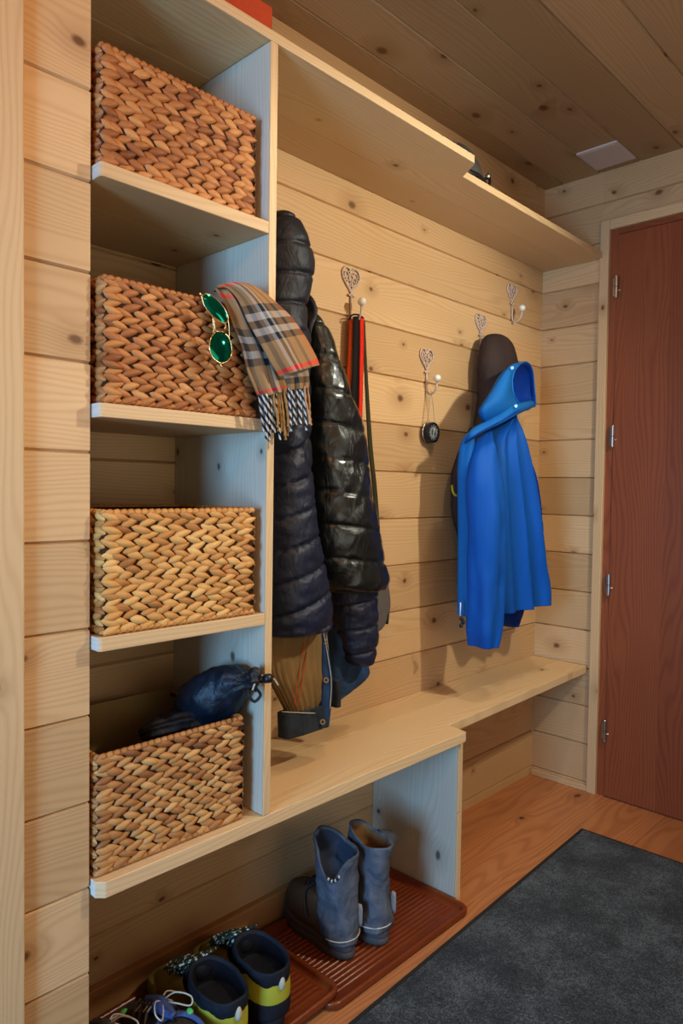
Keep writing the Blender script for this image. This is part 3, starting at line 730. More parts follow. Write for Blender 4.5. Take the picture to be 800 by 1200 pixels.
for sgn in (-1, 1): tube(mb, smooth_path([(H2.x, H2.y+.001*sgn, H2.z-.001), (.022, H2.y*.5+gy*.5+sgn*.010, (H2.z+gz.z+.03)/2), (.019, gy+sgn*.019, gz.z+.025)], 6), .0014, 'cord_cream', 6)
tube(mb, [(H2.x, H2.y-.002, H2.z+.002), (H2.x, H2.y, H2.z+.0055), (H2.x, H2.y+.002, H2.z+.002)], .0012, 'cord_cream', 6)
mb.build('cord', g, smooth=True)

for par, q in ((blue, (590, 500, .003, .11)), (dj, (352, 700, .003, .14))):
    mb = MB(); a_, b_ = at(q[0], q[1], 0, q[2]), at(q[0], q[1], 0, q[3]); tube(mb, [Vector((q[2], b_.y, b_.z+.012)), Vector(((q[2]+q[3])/2, b_.y, b_.z+.006)), b_], .003, 'strap_brown', 8); mb.build('hanger_loop', par, smooth=True)
# ------------------------------------------------------------------ woven baskets
def leaf(mb, C, eu, ev, en, L, W, H, ang, mat, tint, r):
    ca, sa = math.cos(ang), math.sin(ang); du = eu*ca+ev*sa; dv = ev*ca-eu*sa
    nt, nc = 8, 5; vs = []; fs = []; uvs = []
    sk = r.uniform(-.12, .12)
    for i in range(nt+1):
        t = i/nt; w = W*.5*max(.04, math.sin(PI*t**(.85))**.8); h = H*max(.02, math.sin(PI*t)**.6)
        for j in range(nc+1):
            q = PI*j/nc
            vs.append(C+du*(L*(t-.5))+dv*(w*math.cos(q)+sk*W*math.sin(PI*t))+en*(h*math.sin(q)))
    for i in range(nt):
        for j in range(nc):
            a = i*(nc+1)+j; fs.append([a, a+nc+1, a+nc+2, a+1])
            uvs.append([(i/nt, j/nc), ((i+1)/nt, j/nc), ((i+1)/nt, (j+1)/nc), (i/nt, (j+1)/nc)])
    mb.add(vs, fs, mat, uvs, tint)

def weave(mb, O, eu, ev, en, W, Ht, rows, step, mat, r, wob=.0):
    hb = Ht/rows
    for k in range(rows):
        n = int(W/step)+1; ph = r.random()*step; st = step*r.uniform(.94, 1.08); tb = r.uniform(-.12, .12)
        for half in (0, 1):
            x = -step*.2+ph*.3+(st*.5 if half else 0)
            while x < W+step*.2:
                c = min(max(x, .013), W-.013)
                y = hb*(k+.5)+hb*(.235 if half == 0 else -.235)+wob*math.sin(x*9+1)*r.uniform(.6, 1.)
                y = min(max(y, .005), Ht-.004)
                T = min(1, max(0, .58+tb+r.gauss(0, .2)))
                if r.random() < .1: T *= .45
                leaf(mb, O+eu*c+ev*y+en*r.uniform(-.001, .0015), eu, ev, en, st*r.uniform(1.05, 1.28), hb*r.uniform(.62, .74), .0055*r.uniform(.8, 1.3), (-.27 if half == 0 else .27)+r.uniform(-.09, .09), mat, T, r)
                x += st*r.uniform(.92, 1.08)

def rope(mb, a, b, r_, mat, rr, step=.012):
    a, b = Vector(a), Vector(b); n = max(2, int((b-a).length/step)); d = (b-a).normalized()
    up = Vector((0, 0, 1)) if abs(d.z) < .9 else Vector((1, 0, 0)); s = d.cross(up)
    for k in range(n):
        c = a.lerp(b, (k+.5)/n)
        for q in range(2):
            N = (up, s)[q]
            M = Matrix((d, N, d.cross(N))).transposed() @ Matrix.Rotation(.5*(1 if q else -1), 3, 'Y')
            ellipsoid(mb, c, (step*.75, r_, r_*.9), mat, 8, 6, M)
            for z in range(48): mb.t[-1-z] = .45+.1*math.sin(k*1.7)

def basket(label, x1, y0, y1, z0, h, mat, seed, yaw=0., rows=9, step=.030, liner=False, depth=.25, hl=None):
    r = random.Random(seed); W = y1-y0
    t = thing('wicker_basket', label, 'basket', (x1-depth/2, (y0+y1)/2, z0), 'woven baskets in the cubbies')
    x0 = x1-depth; b = .006; mb = MB()
    X0, X1, Y0, Y1, Z0, Z1 = x0+b, x1-b, y0+b, y1-b, z0+.004, z0+h-.005
    th = .008
    for q in ((X0, X1, Y0, Y0+th), (X0, X1, Y1-th, Y1), (X0, X0+th, Y0+th, Y1-th), (X1-th, X1, Y0+th, Y1-th)): box(mb, *q, Z0, Z1, 'basket_core')
    box(mb, X0+th, X1-th, Y0+th, Y1-th, Z0, Z0+.008, 'basket_core')
    Y_, Z_, X_ = Vector((0, 1, 0)), Vector((0, 0, 1)), Vector((1, 0, 0))
    weave(mb, Vector((X1, Y0, Z0)), Y_, Z_, X_, Y1-Y0, h-.012, rows, step, mat, r)
    weave(mb, Vector((X0, Y0, Z0)), X_, Z_, -Y_, X1-X0, h-.012, rows, step, mat, r)
    weave(mb, Vector((X1, Y1, Z0)), -X_, Z_, Y_, X1-X0, h-.012, rows, step, mat, r)
    wb = mb.build('woven_body', t, smooth=True)
    mb = MB(); zt = z0+h-.006
    c = [(x1-.007, y0+.007, zt), (x1-.007, y1-.007, zt), (x0+.007, y1-.007, zt), (x0+.007, y0+.007, zt)]
    for i in range(4): rope(mb, c[i], c[(i+1) % 4], .0052, mat, r)
    rm = mb.build('rim', t, smooth=True)
    mb = MB(); zt = z0+.0052
    c = [(x1-.006, y0+.006, zt), (x1-.006, y1-.006, zt), (x0+.006, y1-.006, zt), (x0+.006, y0+.006, zt)]
    for i in range(4): rope(mb, c[i], c[(i+1) % 4], .0045, mat, r)
    fr = mb.build('foot_braid', t, smooth=True)
    if liner:
        mb = MB(); i = th+.001
        for q in ((X0+i, X1-i, Y0+i, Y0+i+.002), (X0+i, X1-i, Y1-i-.002, Y1-i), (X0+i, X0+i+.002, Y0+i, Y1-i), (X1-i-.002, X1-i, Y0+i, Y1-i)): box(mb, *q, Z0+.009, z0+h-(.012 if q[1]-q[0] > .1 or q[0] > x1-.05 else -.006), 'liner')
        mb.build('liner', t)
    t.rotation_euler = (0, 0, yaw)
    return t
BW = .302
basket('woven basket on the top cubby shelf under the ceiling', .292, -1.900, -1.592, 1.5552, .188, 'hyacinth_red', 11, 0, step=.029, rows=8)
basket('woven basket with tartan scarf and sunglasses hanging over its front', .302, -1.899, -1.594, 1.1952, .197, 'hyacinth_red', 12)
basket('closed golden woven basket on the third cubby shelf from the top', .302, -1.900, -1.594, .8362, .197, 'hyacinth_gold', 13)
basket('open woven basket on the bench holding dark drawstring bag', .288, -1.903, -1.605, .4522, .195, 'hyacinth', 14, 0, liner=True)

# ------------------------------------------------------------------ drawstring bag
bag = thing('drawstring_bag', 'dark navy drawstring bag stuffed in the open bottom basket', 'bag', (.18, -1.70, .60))
def blob(mb, path, rad, mat, n=40, m=60, dsp=.01, fr=18, seed=0., flat=1.):
    pts = []; rs = []
    rows = [(*p, r_) for p, r_ in zip(path, rad)]; prev = None; vs = []; fs = []
    for i in range(m+1):
        q = crv(rows, i/m); pts.append(Vector(q[:3])); rs.append(q[3])
    N = Vector((0, 0, 1))
    for i in range(m+1):
        T = (pts[min(i+1, m)]-pts[max(i-1, 0)]).normalized(); N = (N-T*N.dot(T)).normalized(); B = T.cross(N)
        for k in range(n):
            w = 2*PI*k/n; d = N*math.cos(w)*flat+B*math.sin(w); P = pts[i]+d*rs[i]
            e = min(1, rs[i]/.03)
            pl = math.sin(w*9+seed)*max(0, 1-rs[i]/.045)*.004
            vs.append(P+d*(dsp*e*(fbm(P, fr, seed)-.5*abs(noise.noise(P*fr*1.6)))+pl))
    for i in range(m):
        for k in range(n): fs.append([i*n+k, i*n+(k+1) % n, (i+1)*n+(k+1) % n, (i+1)*n+k])
    fs.append(list(range(n))[::-1]); fs.append([m*n+k for k in range(n)])
    mb.add(vs, fs, mat)
A = lambda px, py, X: tuple(at(px, py, 0, X))
mb = MB(); blob(mb, [A(205, 868, .14), A(212, 858, .15), A(228, 838, .17), A(245, 822, .20), A(262, 808, .235), A(276, 800, .265), A(288, 797, .295)], [.01, .034, .050, .058, .052, .036, .016], 'bag_navy', seed=3.)
mb.build('pouch', bag, smooth=True)
mb = MB(); blob(mb, [A(283, 799, .29), A(290, 798, .303), A(299, 796, .315), A(304, 797, .32)], [.016, .013, .021, .008], 'bag_black', seed=6., dsp=.006, fr=50)
mb.build('gathered_neck', bag, smooth=True)
mb = MB(); blob(mb, [A(166, 862, .16), A(178, 856, .175), A(205, 849, .19), A(232, 843, .205), A(248, 838, .21)], [.008, .018, .022, .022, .008], 'bag_black', seed=9., dsp=.008)
mb.build('side_flap', bag, smooth=True)
mb = MB()
tube(mb, smooth_path([A(290, 799, .31), A(298, 793, .32), A(306, 799, .32), A(312, 797, .335)], 8), .0022, 'sole_dark', 8)
tube(mb, smooth_path([A(298, 801, .32), A(296, 808, .325), A(300, 797, .328), A(305, 791, .32), A(312, 796, .335)], 8), .0018, 'lace_cream', 8)
tube(mb, smooth_path([A(292, 802, .31), A(291, 814, .318), A(298, 822, .32), A(305, 815, .322), A(301, 808, .322), A(295, 806, .32)], 8), .0028, 'sole_dark', 8)
tube(mb, smooth_path([A(316, 795, .338), A(321, 796, .34), A(326, 803, .34)], 6), .0015, 'lace_cream', 6)
mb.build('drawcord', bag, smooth=True)
mb = MB(); a, b = Vector(A(309, 795.5, .336)), Vector(A(318, 794.5, .338)); tube(mb, [a, a.lerp(b, .2), a.lerp(b, .8), b], [.006, .0085, .0085, .006], 'black_plastic', 14); mb.build('cord_lock', bag, smooth=True)

# ------------------------------------------------------------------ tartan scarf
sc_ = thing('tartan_scarf', 'camel tartan scarf with fringed ends draped from the second basket', 'scarf', at(310, 400, 0, .33))
def sheet(L, R, mat, nu=26, nv=60, bulge=.012, rip=.004, uvr=(0, 1, 0, 2), seed=0., th=.005, rk=3.):
    mb = MB(); vs = []; fs = []; uvs = []
    l = [tuple(at(p[0], p[1], 0, p[2])) for p in L]; r = [tuple(at(p[0], p[1], 0, p[2])) for p in R]
    for i in range(nv+1):
        a, b = Vector(crv(l, i/nv)), Vector(crv(r, i/nv))
        for j in range(nu+1):
            u = j/nu; P = a.lerp(b, u); P += Vector((1, -.35, 0)).normalized()*(bulge*math.sin(PI*u)+rip*math.sin(u*PI*rk*2+seed+i/nv*1.5)*(.4+.6*i/nv)+.002*noise.noise(P*30+Vector((seed, 0, 0))))
            vs.append(P)
    for i in range(nv):
        for j in range(nu):
            a = i*(nu+1)+j; fs.append([a, a+nu+1, a+nu+2, a+1])
            f = lambda ii, jj: (uvr[2]+(uvr[3]-uvr[2])*ii/nv, uvr[0]+(uvr[1]-uvr[0])*jj/nu)
            uvs.append([f(i, j), f(i+1, j), f(i+1, j+1), f(i, j+1)])
    mb.add(vs, fs, mat, uvs); return mb
# under layer
sheet([(250, 341, .275), (252, 340, .318), (262, 356, .326), (272, 380, .328), (283, 408, .328), (290, 436, .330), (298, 456, .330), (304, 466, .330)],
      [(276, 345, .275), (282, 346, .318), (296, 366, .328), (312, 392, .330), (324, 412, .332), (330, 432, .333), (334, 450, .334), (336, 458, .334)], 'tartan', uvr=(.1, .62, .55, 2.0), seed=1.).build('under_layer', sc_, smooth=True, solid=.004)
# second tail
sheet([(318, 415, .338), (326, 436, .338), (331, 448, .338), (333, 458, .338)], [(352, 405, .340), (359, 432, .342), (361, 445, .342), (361, 455, .342)], 'tartan', uvr=(.5, .9, .3, .62), nv=24, bulge=.006, seed=2.).build('short_tail', sc_, smooth=True, solid=.004)
# top flap
sheet([(254, 340, .285), (254, 336, .322), (266, 338, .338), (279, 352, .345), (291, 378, .352), (305, 402, .357), (317, 424, .360), (328, 441, .360)],
      [(284, 336, .285), (287, 334, .322), (299, 337, .340), (318, 351, .350), (341, 372, .358), (355, 392, .362), (366, 410, .364), (374, 428, .364)], 'tartan', uvr=(.02, .98, .55, 1.93), bulge=.014, rip=.003, seed=3., rk=2).build('top_flap', sc_, smooth=True, solid=.005)
def fringe(x0, x1, yt0, yt1, yb, X, mats, name, seed, n):
    r = random.Random(seed)
    for k in range(n):
        u = (k+.5)/n; x = x0+(x1-x0)*u; yt = yt0+(yt1-yt0)*u; y2 = yb+r.uniform(-8, 6); mb = MB()
        dx = r.uniform(-2, 2)+4; Xk = X+r.uniform(-.004, .006)
        pts = smooth_path([at(x, yt, 0, Xk), at(x+dx*.4+r.uniform(-1, 1), yt+(y2-yt)*.4, 0, Xk+.002), at(x+dx*.8+r.uniform(-1, 1), yt+(y2-yt)*.75, 0, Xk), at(x+dx+r.uniform(-1, 1), y2, 0, Xk)], 6)
        m = len(pts); tube(mb, pts, [.0023+.0006*math.sin(i*1.9) for i in range(m-1)]+[.0028], mats[k % len(mats)] if len(mats) < 4 else mats[min(len(mats)-1, int(u*len(mats)))], 8)
        mb.build(name, sc_, smooth=True)
fringe(302, 337, 463, 456, 512, .331, ['fringe_twist', 'fringe_twist', 'fringe_twist', 'fringe_camel', 'fringe_camel'], 'tassel', 1, 11)
fringe(306, 334, 463, 456, 505, .337, ['fringe_twist', 'fringe_twist', 'fringe_camel', 'fringe_camel'], 'tassel', 5, 7)
fringe(333, 361, 456, 452, 500, .340, ['fringe_twist', 'fringe_twist', 'fringe_twist', 'fringe_tan'], 'tassel', 2, 9)

# ------------------------------------------------------------------ aviator sunglasses
sg = thing('aviator_sunglasses', 'gold rimmed aviator sunglasses with green mirror lenses on basket front', 'sunglasses', at(254, 385, 0, .335))
def lens(pts, Xs, D):
    c = [at(p[0], p[1], 0, X) for p, X in zip(pts, Xs)]; l = smooth_path(c+[c[0]], 6)[:-1]; cen = sum(l, Vector())/len(l)
    nrm = (l[0]-cen).cross(l[len(l)//4]-cen).normalized()
    if nrm.x < 0: nrm = -nrm
    mb = MB(); n = len(l); vs = [cen+nrm*.0045]; fs = []
    for k in range(1, 7):
        s = k/6
        for p in l: vs.append(cen.lerp(p, s)+nrm*.0045*(1-s*s))
    for j in range(n): fs.append([0, 1+j, 1+(j+1) % n])
    for k in range(5):
        for j in range(n): fs.append([1+k*n+j, 1+(k+1)*n+j, 1+(k+1)*n+(j+1) % n, 1+k*n+(j+1) % n])
    mb.add(vs, fs, 'green_mirror'); o = mb.build('lens', sg, smooth=True)
    mb = MB(); tube(mb, l+[l[0]], .0010, 'gold', 8, cap=False); mb.build('rim', sg, smooth=True); return o
lens([(236, 347), (243, 344.5), (254, 351), (264, 363), (267, 375), (262, 378.5), (250, 371), (240, 359)], [.328, .33, .336, .342, .344, .342, .336, .33], 0)
lens([(253, 388.5), (262, 390), (269, 398), (271.5, 411), (268.5, 421), (260, 425.5), (250, 420), (245.5, 408), (247, 396)], [.336]*9, 0)
mb = MB()
tube(mb, smooth_path([at(250, 371, 0, .337), at(251, 380, 0, .340), at(252, 389, 0, .338)], 5), .0014, 'gold', 8)
tube(mb, smooth_path([at(264, 378, 0, .342), at(264, 384, 0, .344), at(263, 391, 0, .338)], 5), .0014, 'gold', 8)
mb.build('bridge', sg, smooth=True)
for (q, e) in (((236, 347, .328), (240, 343, .30)), ((269, 377, .342), (270, 402, .338))):
    pass
mb = MB(); tube(mb, smooth_path([at(237, 347, 0, .328), at(234, 344.5, 0, .328), at(240, 356, 0, .318), at(249, 372, 0, .315), at(250, 392, 0, .314)], 6), .0013, 'gold', 6); mb.build('temple_arm', sg, smooth=True)
mb = MB(); tube(mb, smooth_path([at(259, 426, 0, .336), at(260, 429, 0, .334), at(268, 410, 0, .322), at(268.5, 385, 0, .322), at(266, 366, 0, .324)], 6), .0013, 'gold', 6); mb.build('temple_arm', sg, smooth=True)

# ------------------------------------------------------------------ things on the high shelf
mb = MB(); yR = -1.527; box(mb, .10, .27, -1.80, -1.545, 1.8992, 1.968, 'red_card', 1)
rb = tag(mb.build('red_box', bevel=.002), 'flat orange red box lying on the high shelf above the cubbies', 'box')
hp = thing('helmet', 'dark grey helmet on high shelf peeking past its step', 'helmet', (.13, -.80, 1.8995))
mb = MB(); vs = []; fs = []; n, m = 40, 14
for i in range(m+1):
    ph = PI*.5*i/m
    for k in range(n):
        w = 2*PI*k/n; vent = 1-.035*(abs(math.sin(w*4)) > .9)*(.25 < i/m < .8)
        vs.append((.150+.080*math.cos(ph)*math.cos(w)*vent, -.80+.105*math.cos(ph)*math.sin(w)*vent, 1.912+.105*math.sin(ph)*vent))
for i in range(m):
    for k in range(n): fs.append([i*n+k, i*n+(k+1) % n, (i+1)*n+(k+1) % n, (i+1)*n+k])
mb.add(vs, fs, 'helmet_grey'); mb.build('shell', hp, smooth=True)
mb = MB(); q = [(.150+.081*math.cos(2*PI*k/40), -.80+.106*math.sin(2*PI*k/40), 1.909) for k in range(41)]; tube(mb, q, .0085, 'black_plastic', 10, cap=False); mb.build('edge_trim', hp, smooth=True)
mb = MB(); tube(mb, smooth_path([(.19, -.74, 1.915), (.222, -.725, 1.93), (.225, -.73, 1.905), (.21, -.76, 1.9025)], 6), .004, 'black_plastic', 8); ellipsoid(mb, (.222, -.728, 1.934), (.007, .006, .009), 'steel', 10, 8); mb.build('strap_buckle', hp, smooth=True)

# ------------------------------------------------------------------ boot trays
def tray(label, x0, x1, y0, y1, M):
    mb = MB(); r = .028
    def rr(ins, z, k=8):
        out = []
        for cx, cy, a0 in ((x1-r, y1-r, 0), (x0+r, y1-r, 90), (x0+r, y0+r, 180), (x1-r, y0+r, 270)):
            for q in range(k+1):
                a = math.radians(a0+90*q/k); rad = max(.004, r-ins); out.append((cx+rad*math.cos(a), cy+rad*math.sin(a), z))
        return out
    prof = [(.006, 0.), (.001, .003), (0., .014), (.002, .017), (.006, .0185), (.010, .017), (.0125, .012), (.015, .005), (.02, .0035)]
    L = [rr(a, z) for a, z in prof]; n = len(L[0]); vs = [p for l in L for p in l]; fs = []
    for i in range(len(L)-1):
        for j in range(n): fs.append([i*n+j, (i+1)*n+j, (i+1)*n+(j+1) % n, i*n+(j+1) % n])
    fs.append(list(range(n))); fs.append([(len(L)-1)*n+j for j in range(n)])
    mb.add([M@Vector(p) for p in vs], fs, 'tray_brown')
    x = x0+.034
    while x < x1-.03:
        a, b = y0+.026, y1-.026
        sec = [(x-.0042, .0034), (x-.003, .0062), (x, .0072), (x+.003, .0062), (x+.0042, .0034)]
        vs = [M@Vector((p[0], yy, p[1])) for yy in (a, a+.004, b-.004, b) for p in [(q[0], q[1] if yy not in (a, b) else .0034) for q in sec]]
        fs = [[i*5+j, i*5+j+1, (i+1)*5+j+1, (i+1)*5+j] for i in range(3) for j in range(4)]
        mb.add(vs, fs, 'tray_brown'); x += .0132
    return tag(mb.build('boot_tray', smooth=True), label, 'tray', 'ribbed boot trays')
I4 = Matrix.Identity(4)
tray('ribbed brown plastic boot tray under blue grey boots', .040, .340, -1.418, -.9185, I4)
TA = .034
M2 = Matrix.Translation((0, -1.375, .0192)) @ Matrix.Rotation(TA, 4, 'X') @ Matrix.Translation((0, 1.375, 0))
tray('ribbed brown plastic boot tray under muddy hiking shoes', .030, .328, -1.898, -1.376, M2)
def trayz(y): return .0192+(y+1.375)*math.tan(TA)+.0075

# ------------------------------------------------------------------ door mat
mat_ = thing('door_mat', 'large dark blue grey entrance mat with black rubber border', 'mat', (.8, -1.2, 0))
mb = MB(); prism(mb, [(.337, -.293), (1.25, -.272), (1.29, -2.30), (.412, -2.33)], 2, .0003, .005, 'mat_border', 1); mb.build('rubber_border', mat_, bevel=.0015)
mb = MB(); prism(mb, [(.351, -.307), (1.236, -.286), (1.276, -2.286), (.425, -2.316)], 2, .0052, .009, 'mat_pile', 1); mb.build('pile', mat_, bevel=.001)

# ------------------------------------------------------------------ footwear
def sections(mb, secs, mat, n=44, m=40, dsp=0., fr=30, seed=0., capb=True, capt=False, rim=None, waist=.2, ptoe=2.3, M=I4, inner=None, toprim=None, uvs=None, lid=True):
    """secs: (z, heel x, toe x, half width, y shift); toe towards +x"""
    vs = []; fs = []; mats = []
    for i in range(m+1):
        z, xh, xt, w, ys = crv(secs, i/m)
        for k in range(n):
            a = 2*PI*k/n; c, s = math.cos(a), math.sin(a)
            cx = (xh+xt)/2; hx = (xt-xh)/2
            X = cx+hx*math.copysign(abs(c)**(2/ptoe), c); xn = (X-xh)/max(1e-6, xt-xh)
            lng = min(1, max(0, (xt-xh-.11)/.12))
            pr = 1-lng*(waist*math.exp(-((xn-.40)/.16)**2)+.18*math.exp(-((xn-.05)/.2)**2))
            Y = w*pr*math.copysign(abs(s)**(2/2.4), s)+ys*lng*math.exp(-((xn-1)/.35)**2)
            P = Vector((X, Y, z+(toprim(a)*(i/m)**2 if toprim else 0)))
            if dsp: N = Vector((c, s, 0)); P += N*dsp*(fbm(P, fr, seed)-.4*abs(noise.noise(P*fr)))
            vs.append(P)
    R = m+1
    if inner:
        z, xh, xt, w, ys = secs[-1]; cx = (xh+xt)/2; b0 = m*n
        for kk, dz in ((1.0, .004), (.93, .004), (.86, -.002), (.80, -.03), (.74, -.055)):
            for k in range(n):
                P = vs[b0+k]; vs.append(Vector((cx+(P.x-cx)*kk, P.y*kk, P.z+dz)))
        R += 5
    for i in range(R-1):
        for k in range(n): fs.append([i*n+k, i*n+(k+1) % n, (i+1)*n+(k+1) % n, (i+1)*n+k]); mats.append(inner if (inner and i > m+2) else mat)
    if capb: fs.append(list(range(n))[::-1]); mats.append(mat)
    if lid: fs.append([(R-1)*n+k for k in range(n)]); mats.append(inner or mat)
    mb.add([M@v for v in vs], fs, mats)
    return [M@v for v in vs[m*n:m*n+n]]

def place(x, y, z, toe_x, toe_y, tilt=0.):
    a = math.atan2(toe_y-y, toe_x-x)
    return Matrix.Translation((x, y, z)) @ Matrix.Rotation(a, 4, 'Z') @ Matrix.Rotation(tilt, 4, 'Y')

# tall loosened boots
def boot(label, M, fur, rimf, lean, seed, wd=1.):
    loc = M@Vector((.06, 0, 0))
    t = thing('winter_boot', label, 'boot', loc, 'pair of tall boots on the tray')
    mb = MB(); sections(mb, [(0, .004, .246, .047, 0), (.006, .0, .250, .048, 0), (.014, .001, .250, .048, 0), (.017, .004, .247, .046, 0), (.020, .001, .250, .048, 0), (.032, .002, .249, .047, 0)], 'sole_rubber', M=M, m=24)
    mb.build('sole', t, smooth=True)
    mb = MB(); sections(mb, [(.030, .005, .247, .045, 0), (.05, .004, .245, .046, 0), (.075, .006, .238, .044, 0), (.092, .008, .218, .040, 0), (.107, .010, .165, .034, 0), (.115, .011, .125, .032, 0)], 'boot_brown', M=M, dsp=.003, fr=16, seed=seed)
    mb.build('vamp', t, smooth=True)
    mb = MB(); S = [(.034, .0005, .085, .044, 0), (.07, .001, .095, .043, 0), (.10, .003, .112, .041, 0), (.135, .006, .112, .041*wd, 0), (.165, .004+lean*.3, .115, .044*wd, 0), (.20, .002+lean*.7, .120, .046*wd, 0), (.228, -.002+lean, .124, .047*wd, 0)]
    rim = sections(mb, S, 'boot_blue', M=M, dsp=.006, fr=26, seed=seed, inner='boot_fur' if fur else 'boot_lining', toprim=rimf, ptoe=2.2)
    mb.build('shaft', t, smooth=True)
    # welt stitching, heel patch, pull strap
    mb = MB(); q = []
    for k in range(17):
        a = PI*.55+k*PI*.9/16; q.append(M@Vector((.046+.047*math.cos(a), .046*math.sin(a), .046)))
    tube(mb, q, .0016, 'lace_cream', 6); mb.build('welt', t, smooth=True)
    mb = MB(); a = PI*1.2; tube(mb, [M@Vector((.047+.050*math.cos(a), .047*math.sin(a), z)) for z in (.065, .075, .105, .115)], [.006, .008, .008, .006], 'boot_strap', 8, flat=.4); mb.build('heel_strap', t, smooth=True)
    mb = MB()
    tube(mb, smooth_path([M@Vector(p) for p in ((.118, .02, .13), (.13, .035, .115), (.12, .047, .09), (.105, .052, .06))], 8), .0022, 'bag_black', 8)
    tube(mb, smooth_path([M@Vector(p) for p in ((.118, -.02, .12), (.135, -.035, .11), (.12, -.047, .08), (.1, -.05, .07))], 8), .0022, 'bag_black', 8)
    for k in range(5):
        z = .075+.012*k; x = .20-.018*k
        tube(mb, smooth_path([M@Vector(p) for p in ((x-.012, -.030, z), (x+.004, 0, z+.016), (x-.012, .030, z))], 4), .0018, 'bag_black', 6)
    mb.build('lace', t, smooth=True); return t, rim
Mb1 = place(.256, -1.272, .0075, .01, -1.238)
def rim1(a):  # high at the toe side, dipping on the near left side
    return .030*max(0, math.cos(a-.3))-.055*math.exp(-((a-2.05)/.55)**2)
b1, r1 = boot('blue grey loosened winter boot nearer the hiking shoes', Mb1, False, rim1, .004, 1.)
Mb2 = place(.278, -1.178, .0075, .03, -1.150)
def rim2(a): return .022*max(0, math.cos(a-.3))
b2, r2 = boot('blue grey winter boot with fur lining and flap folded outward', Mb2, True, rim2, .0, 5., .86)
# folded flap on the second boot, chain of dark dots on the first
mb = MB()
fl = [[Mb2@Vector(p) for p in l] for l in (((.03, -.038, .205), (.05, -.040, .225), (.08, -.040, .232)), ((.04, -.060, .203), (.055, -.064, .215), (.082, -.064, .222)), ((.055, -.086, .204), (.065, -.090, .208), (.085, -.088, .212)))]
vs = [p for l in fl for p in l]; mb.add(vs, [[i*3+j, (i+1)*3+j, (i+1)*3+j+1, i*3+j+1] for i in range(2) for j in range(2)], 'boot_blue')
mb.build('folded_flap', b2, smooth=True, solid=.004)
mb = MB()
for k in range(8):
    a = PI*.62+k*.075; P = Mb1@Vector((.06+.060*math.cos(a), .048*math.sin(a), .188-.004*k+.0007*k*k)); ellipsoid(mb, P, (.003, .003, .004), 'lace_cream' if k % 2 else 'sole_dark', 8, 6)
mb.build('eyelet_row', b1, smooth=True)

# hiking shoes
def hiker(label, M, seed):
    t = thing('hiking_shoe', label, 'shoe', M@Vector((.1, 0, 0)), 'olive and black hiking shoes')
    mb = MB(); sections(mb, [(0, .008, .265, .047, .006), (.004, .002, .272, .049, .006), (.022, .0, .274, .049, .006), (.028, .002, .272, .047, .006)], 'sole_dark', M=M, m=16)
    mb.build('sole', t, smooth=True)
    mb = MB(); sections(mb, [(.026, .003, .271, .0465, .006), (.045, .004, .268, .046, .006), (.060, .005, .252, .043, .004), (.074, .005, .222, .0405, 0), (.088, .005, .165, .039, 0)], 'shoe_olive', M=M, waist=.14, lid=False)
    mb.build('upper', t, smooth=True)
    # heel counter and collar
    mb = MB(); sections(mb, [(.026, -.001, .10, .0425, 0), (.05, -.003, .105, .043, 0), (.066, -.001, .11, .042, 0)], 'shoe_black', M=M, m=14, ptoe=2.6, dsp=.001); mb.build('heel_counter', t, smooth=True)
    mb = MB(); sections(mb, [(.058, -.004, .122, .0445, 0), (.078, -.004, .124, .0450, 0), (.098, -.002, .124, .0440, 0)], 'shoe_yellow', M=M, m=14, ptoe=2.4, toprim=lambda a: .007*math.sin(a*4+1), lid=False); mb.build('yellow_panel', t, smooth=True)
    mb = MB(); S = [(.088, -.0005, .130, .0425, 0), (.096, -.004, .134, .0455, 0), (.108, -.006, .135, .0475, 0), (.119, -.005, .132, .0465, 0)]
    sections(mb, S, 'shoe_black', M=M, m=20, ptoe=2.2, inner='shoe_inside', dsp=.002, seed=seed, toprim=lambda a: .006*math.cos(a)+.005*abs(math.cos(a))**4)
    mb.build('padded_collar', t, smooth=True)
    mb = MB(); ellipsoid(mb, M@Vector((-.004, 0, .096)), (.006, .007, .014), 'lace_cream', 12, 8); mb.build('pull_tab', t, smooth=True)
    mb = MB()
    tube(mb, [M@Vector(p) for p in ((.120, 0, .118), (.14, 0, .106), (.17, 0, .088), (.20, 0, .076))], [.018, .022, .022, .016], 'shoe_black', 12, flat=1.); mb.build('tongue', t, smooth=True)
    mb = MB()
    for k in range(6):
        x = .135+.016*k; z = .122-.0085*k-(.004 if k > 3 else 0); w = .027
        for s in (-1, 1):
            tube(mb, smooth_path([M@Vector(p) for p in ((x, -w*s, z-.012), (x+.004, -.012*s, z+.003), (x+.010, .012*s, z+.003), (x+.014, w*s, z-.016))], 4), .0030, 'lace_speckle', 7)
    for s in (-1, 1):
        tube(mb, smooth_path([M@Vector(p) for p in ((.132, 0, .128), (.128, .02*s, .136), (.145, .045*s, .124), (.165, .04*s, .108), (.150, .015*s, .124), (.134, 0, .129))], 6), .0028, 'lace_speckle', 7)
    mb.build('lace', t, smooth=True)
    mb = MB(); sections(mb, [(.020, .205, .277, .050, .006), (.036, .205, .277, .050, .006), (.045, .215, .272, .046, .006)], 'shoe_yellow' if False else 'shoe_olive', M=M, m=8); mb.build('toe_cap', t, smooth=True)
hz = trayz(-1.5)
hiker('olive hiking shoe with black padded collar, nearer the tall boots', place(.312, -1.535, trayz(-1.535)-.001, .042, -1.512), 2.)
hiker('olive hiking shoe with black padded collar, between its mate and grey trainers', place(.312, -1.640, trayz(-1.640)-.001, .042, -1.622), 4.)

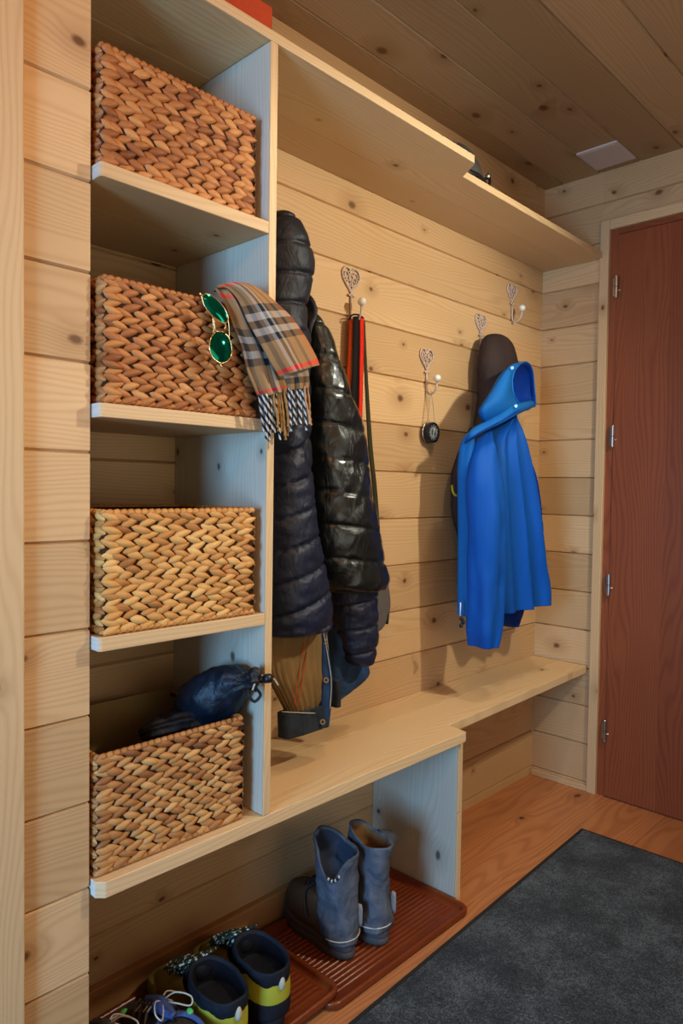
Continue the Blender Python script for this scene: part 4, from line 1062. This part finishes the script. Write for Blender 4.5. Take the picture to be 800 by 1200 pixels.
def trainer(label, M, seed, tongue):
    t = thing('trainer', label, 'shoe', M@Vector((.1, 0, 0)), 'worn grey trainers')
    mb = MB(); sections(mb, [(0, .008, .262, .044, .006), (.004, .002, .268, .046, .006), (.022, .0, .270, .046, .006), (.026, .002, .268, .044, .006)], 'sole_rubber', M=M, m=16); mb.build('sole', t, smooth=True)
    mb = MB(); sections(mb, [(.024, .003, .267, .0435, .006), (.042, .004, .262, .043, .006), (.055, .006, .240, .040, .004), (.066, .008, .205, .037, 0), (.078, .010, .165, .034, 0), (.090, .011, .135, .033, 0)], 'shoe_grey', M=M, waist=.14, dsp=.002, seed=seed); mb.build('upper', t, smooth=True)
    mb = MB(); sections(mb, [(.06, .0, .122, .041, 0), (.08, -.002, .124, .042, 0), (.095, -.002, .122, .042, 0)], 'shoe_blueknit', M=M, m=16, inner='shoe_inside', ptoe=2.2); mb.build('collar', t, smooth=True)
    mb = MB(); blob(mb, [M@Vector(p) for p in ((.095, 0, .112), (.115, 0, .108), (.14, 0, .105), (.18, 0, .084), (.20, 0, .076))], [.006, .011, .014, .014, .010], tongue, n=20, m=24, dsp=.004, seed=seed); mb.build('tongue', t, smooth=True)
    mb = MB()
    for s in (-1, 1):
        for x in (.15, .175, .2):
            z = .1-(x-.15)*.5; tube(mb, [M@Vector(p) for p in ((x+.012, s*.006, z+.004), (x, s*.024, z-.006), (x-.016, s*.040, z-.035))], [.003, .006, .004], 'shoe_mauve', 8, flat=.5)
    mb.build('side_loops', t, smooth=True)
    mb = MB()
    for s in (-1, 1):
        tube(mb, smooth_path([M@Vector(p) for p in ((.14, 0, .112), (.125, .02*s, .128), (.095, .035*s, .130), (.085, .028*s, .122), (.11, .012*s, .120), (.14, .0, .112))], 7), .0015, 'lace_cream', 7)
    tube(mb, smooth_path([M@Vector(p) for p in ((.142, 0, .112), (.16, -.022, .110), (.15, -.046, .100))], 6), .0015, 'lace_cream', 7)
    for k in range(4):
        x = .145+.016*k; z = .108-.009*k
        tube(mb, smooth_path([M@Vector(p) for p in ((x, -.024, z-.010), (x+.004, 0, z+.004), (x+.004, .024, z-.010))], 4), .0018, 'lace_cream', 6)
    mb.build('lace', t, smooth=True)
    mb = MB()
    ellipsoid(mb, M@Vector((.236, .028, .050)), (.007, .009, .006), 'shoe_green', 12, 8); mb.build('green_tab', t, smooth=True)
    mb = MB(); ellipsoid(mb, M@Vector((.10, -.036, .098)), (.008, .006, .006), 'shoe_green', 12, 8)
    mb.build('green_tab', t, smooth=True)
trainer('worn grey trainer with cream laces touching olive hiking shoe', place(.345, -1.742, trayz(-1.742)-.001, .09, -1.722), 1., 'shoe_blueknit')
trainer('worn grey trainer at far left end of tray', place(.325, -1.842, trayz(-1.842)-.001, .06, -1.815), 7., 'shoe_mauve')
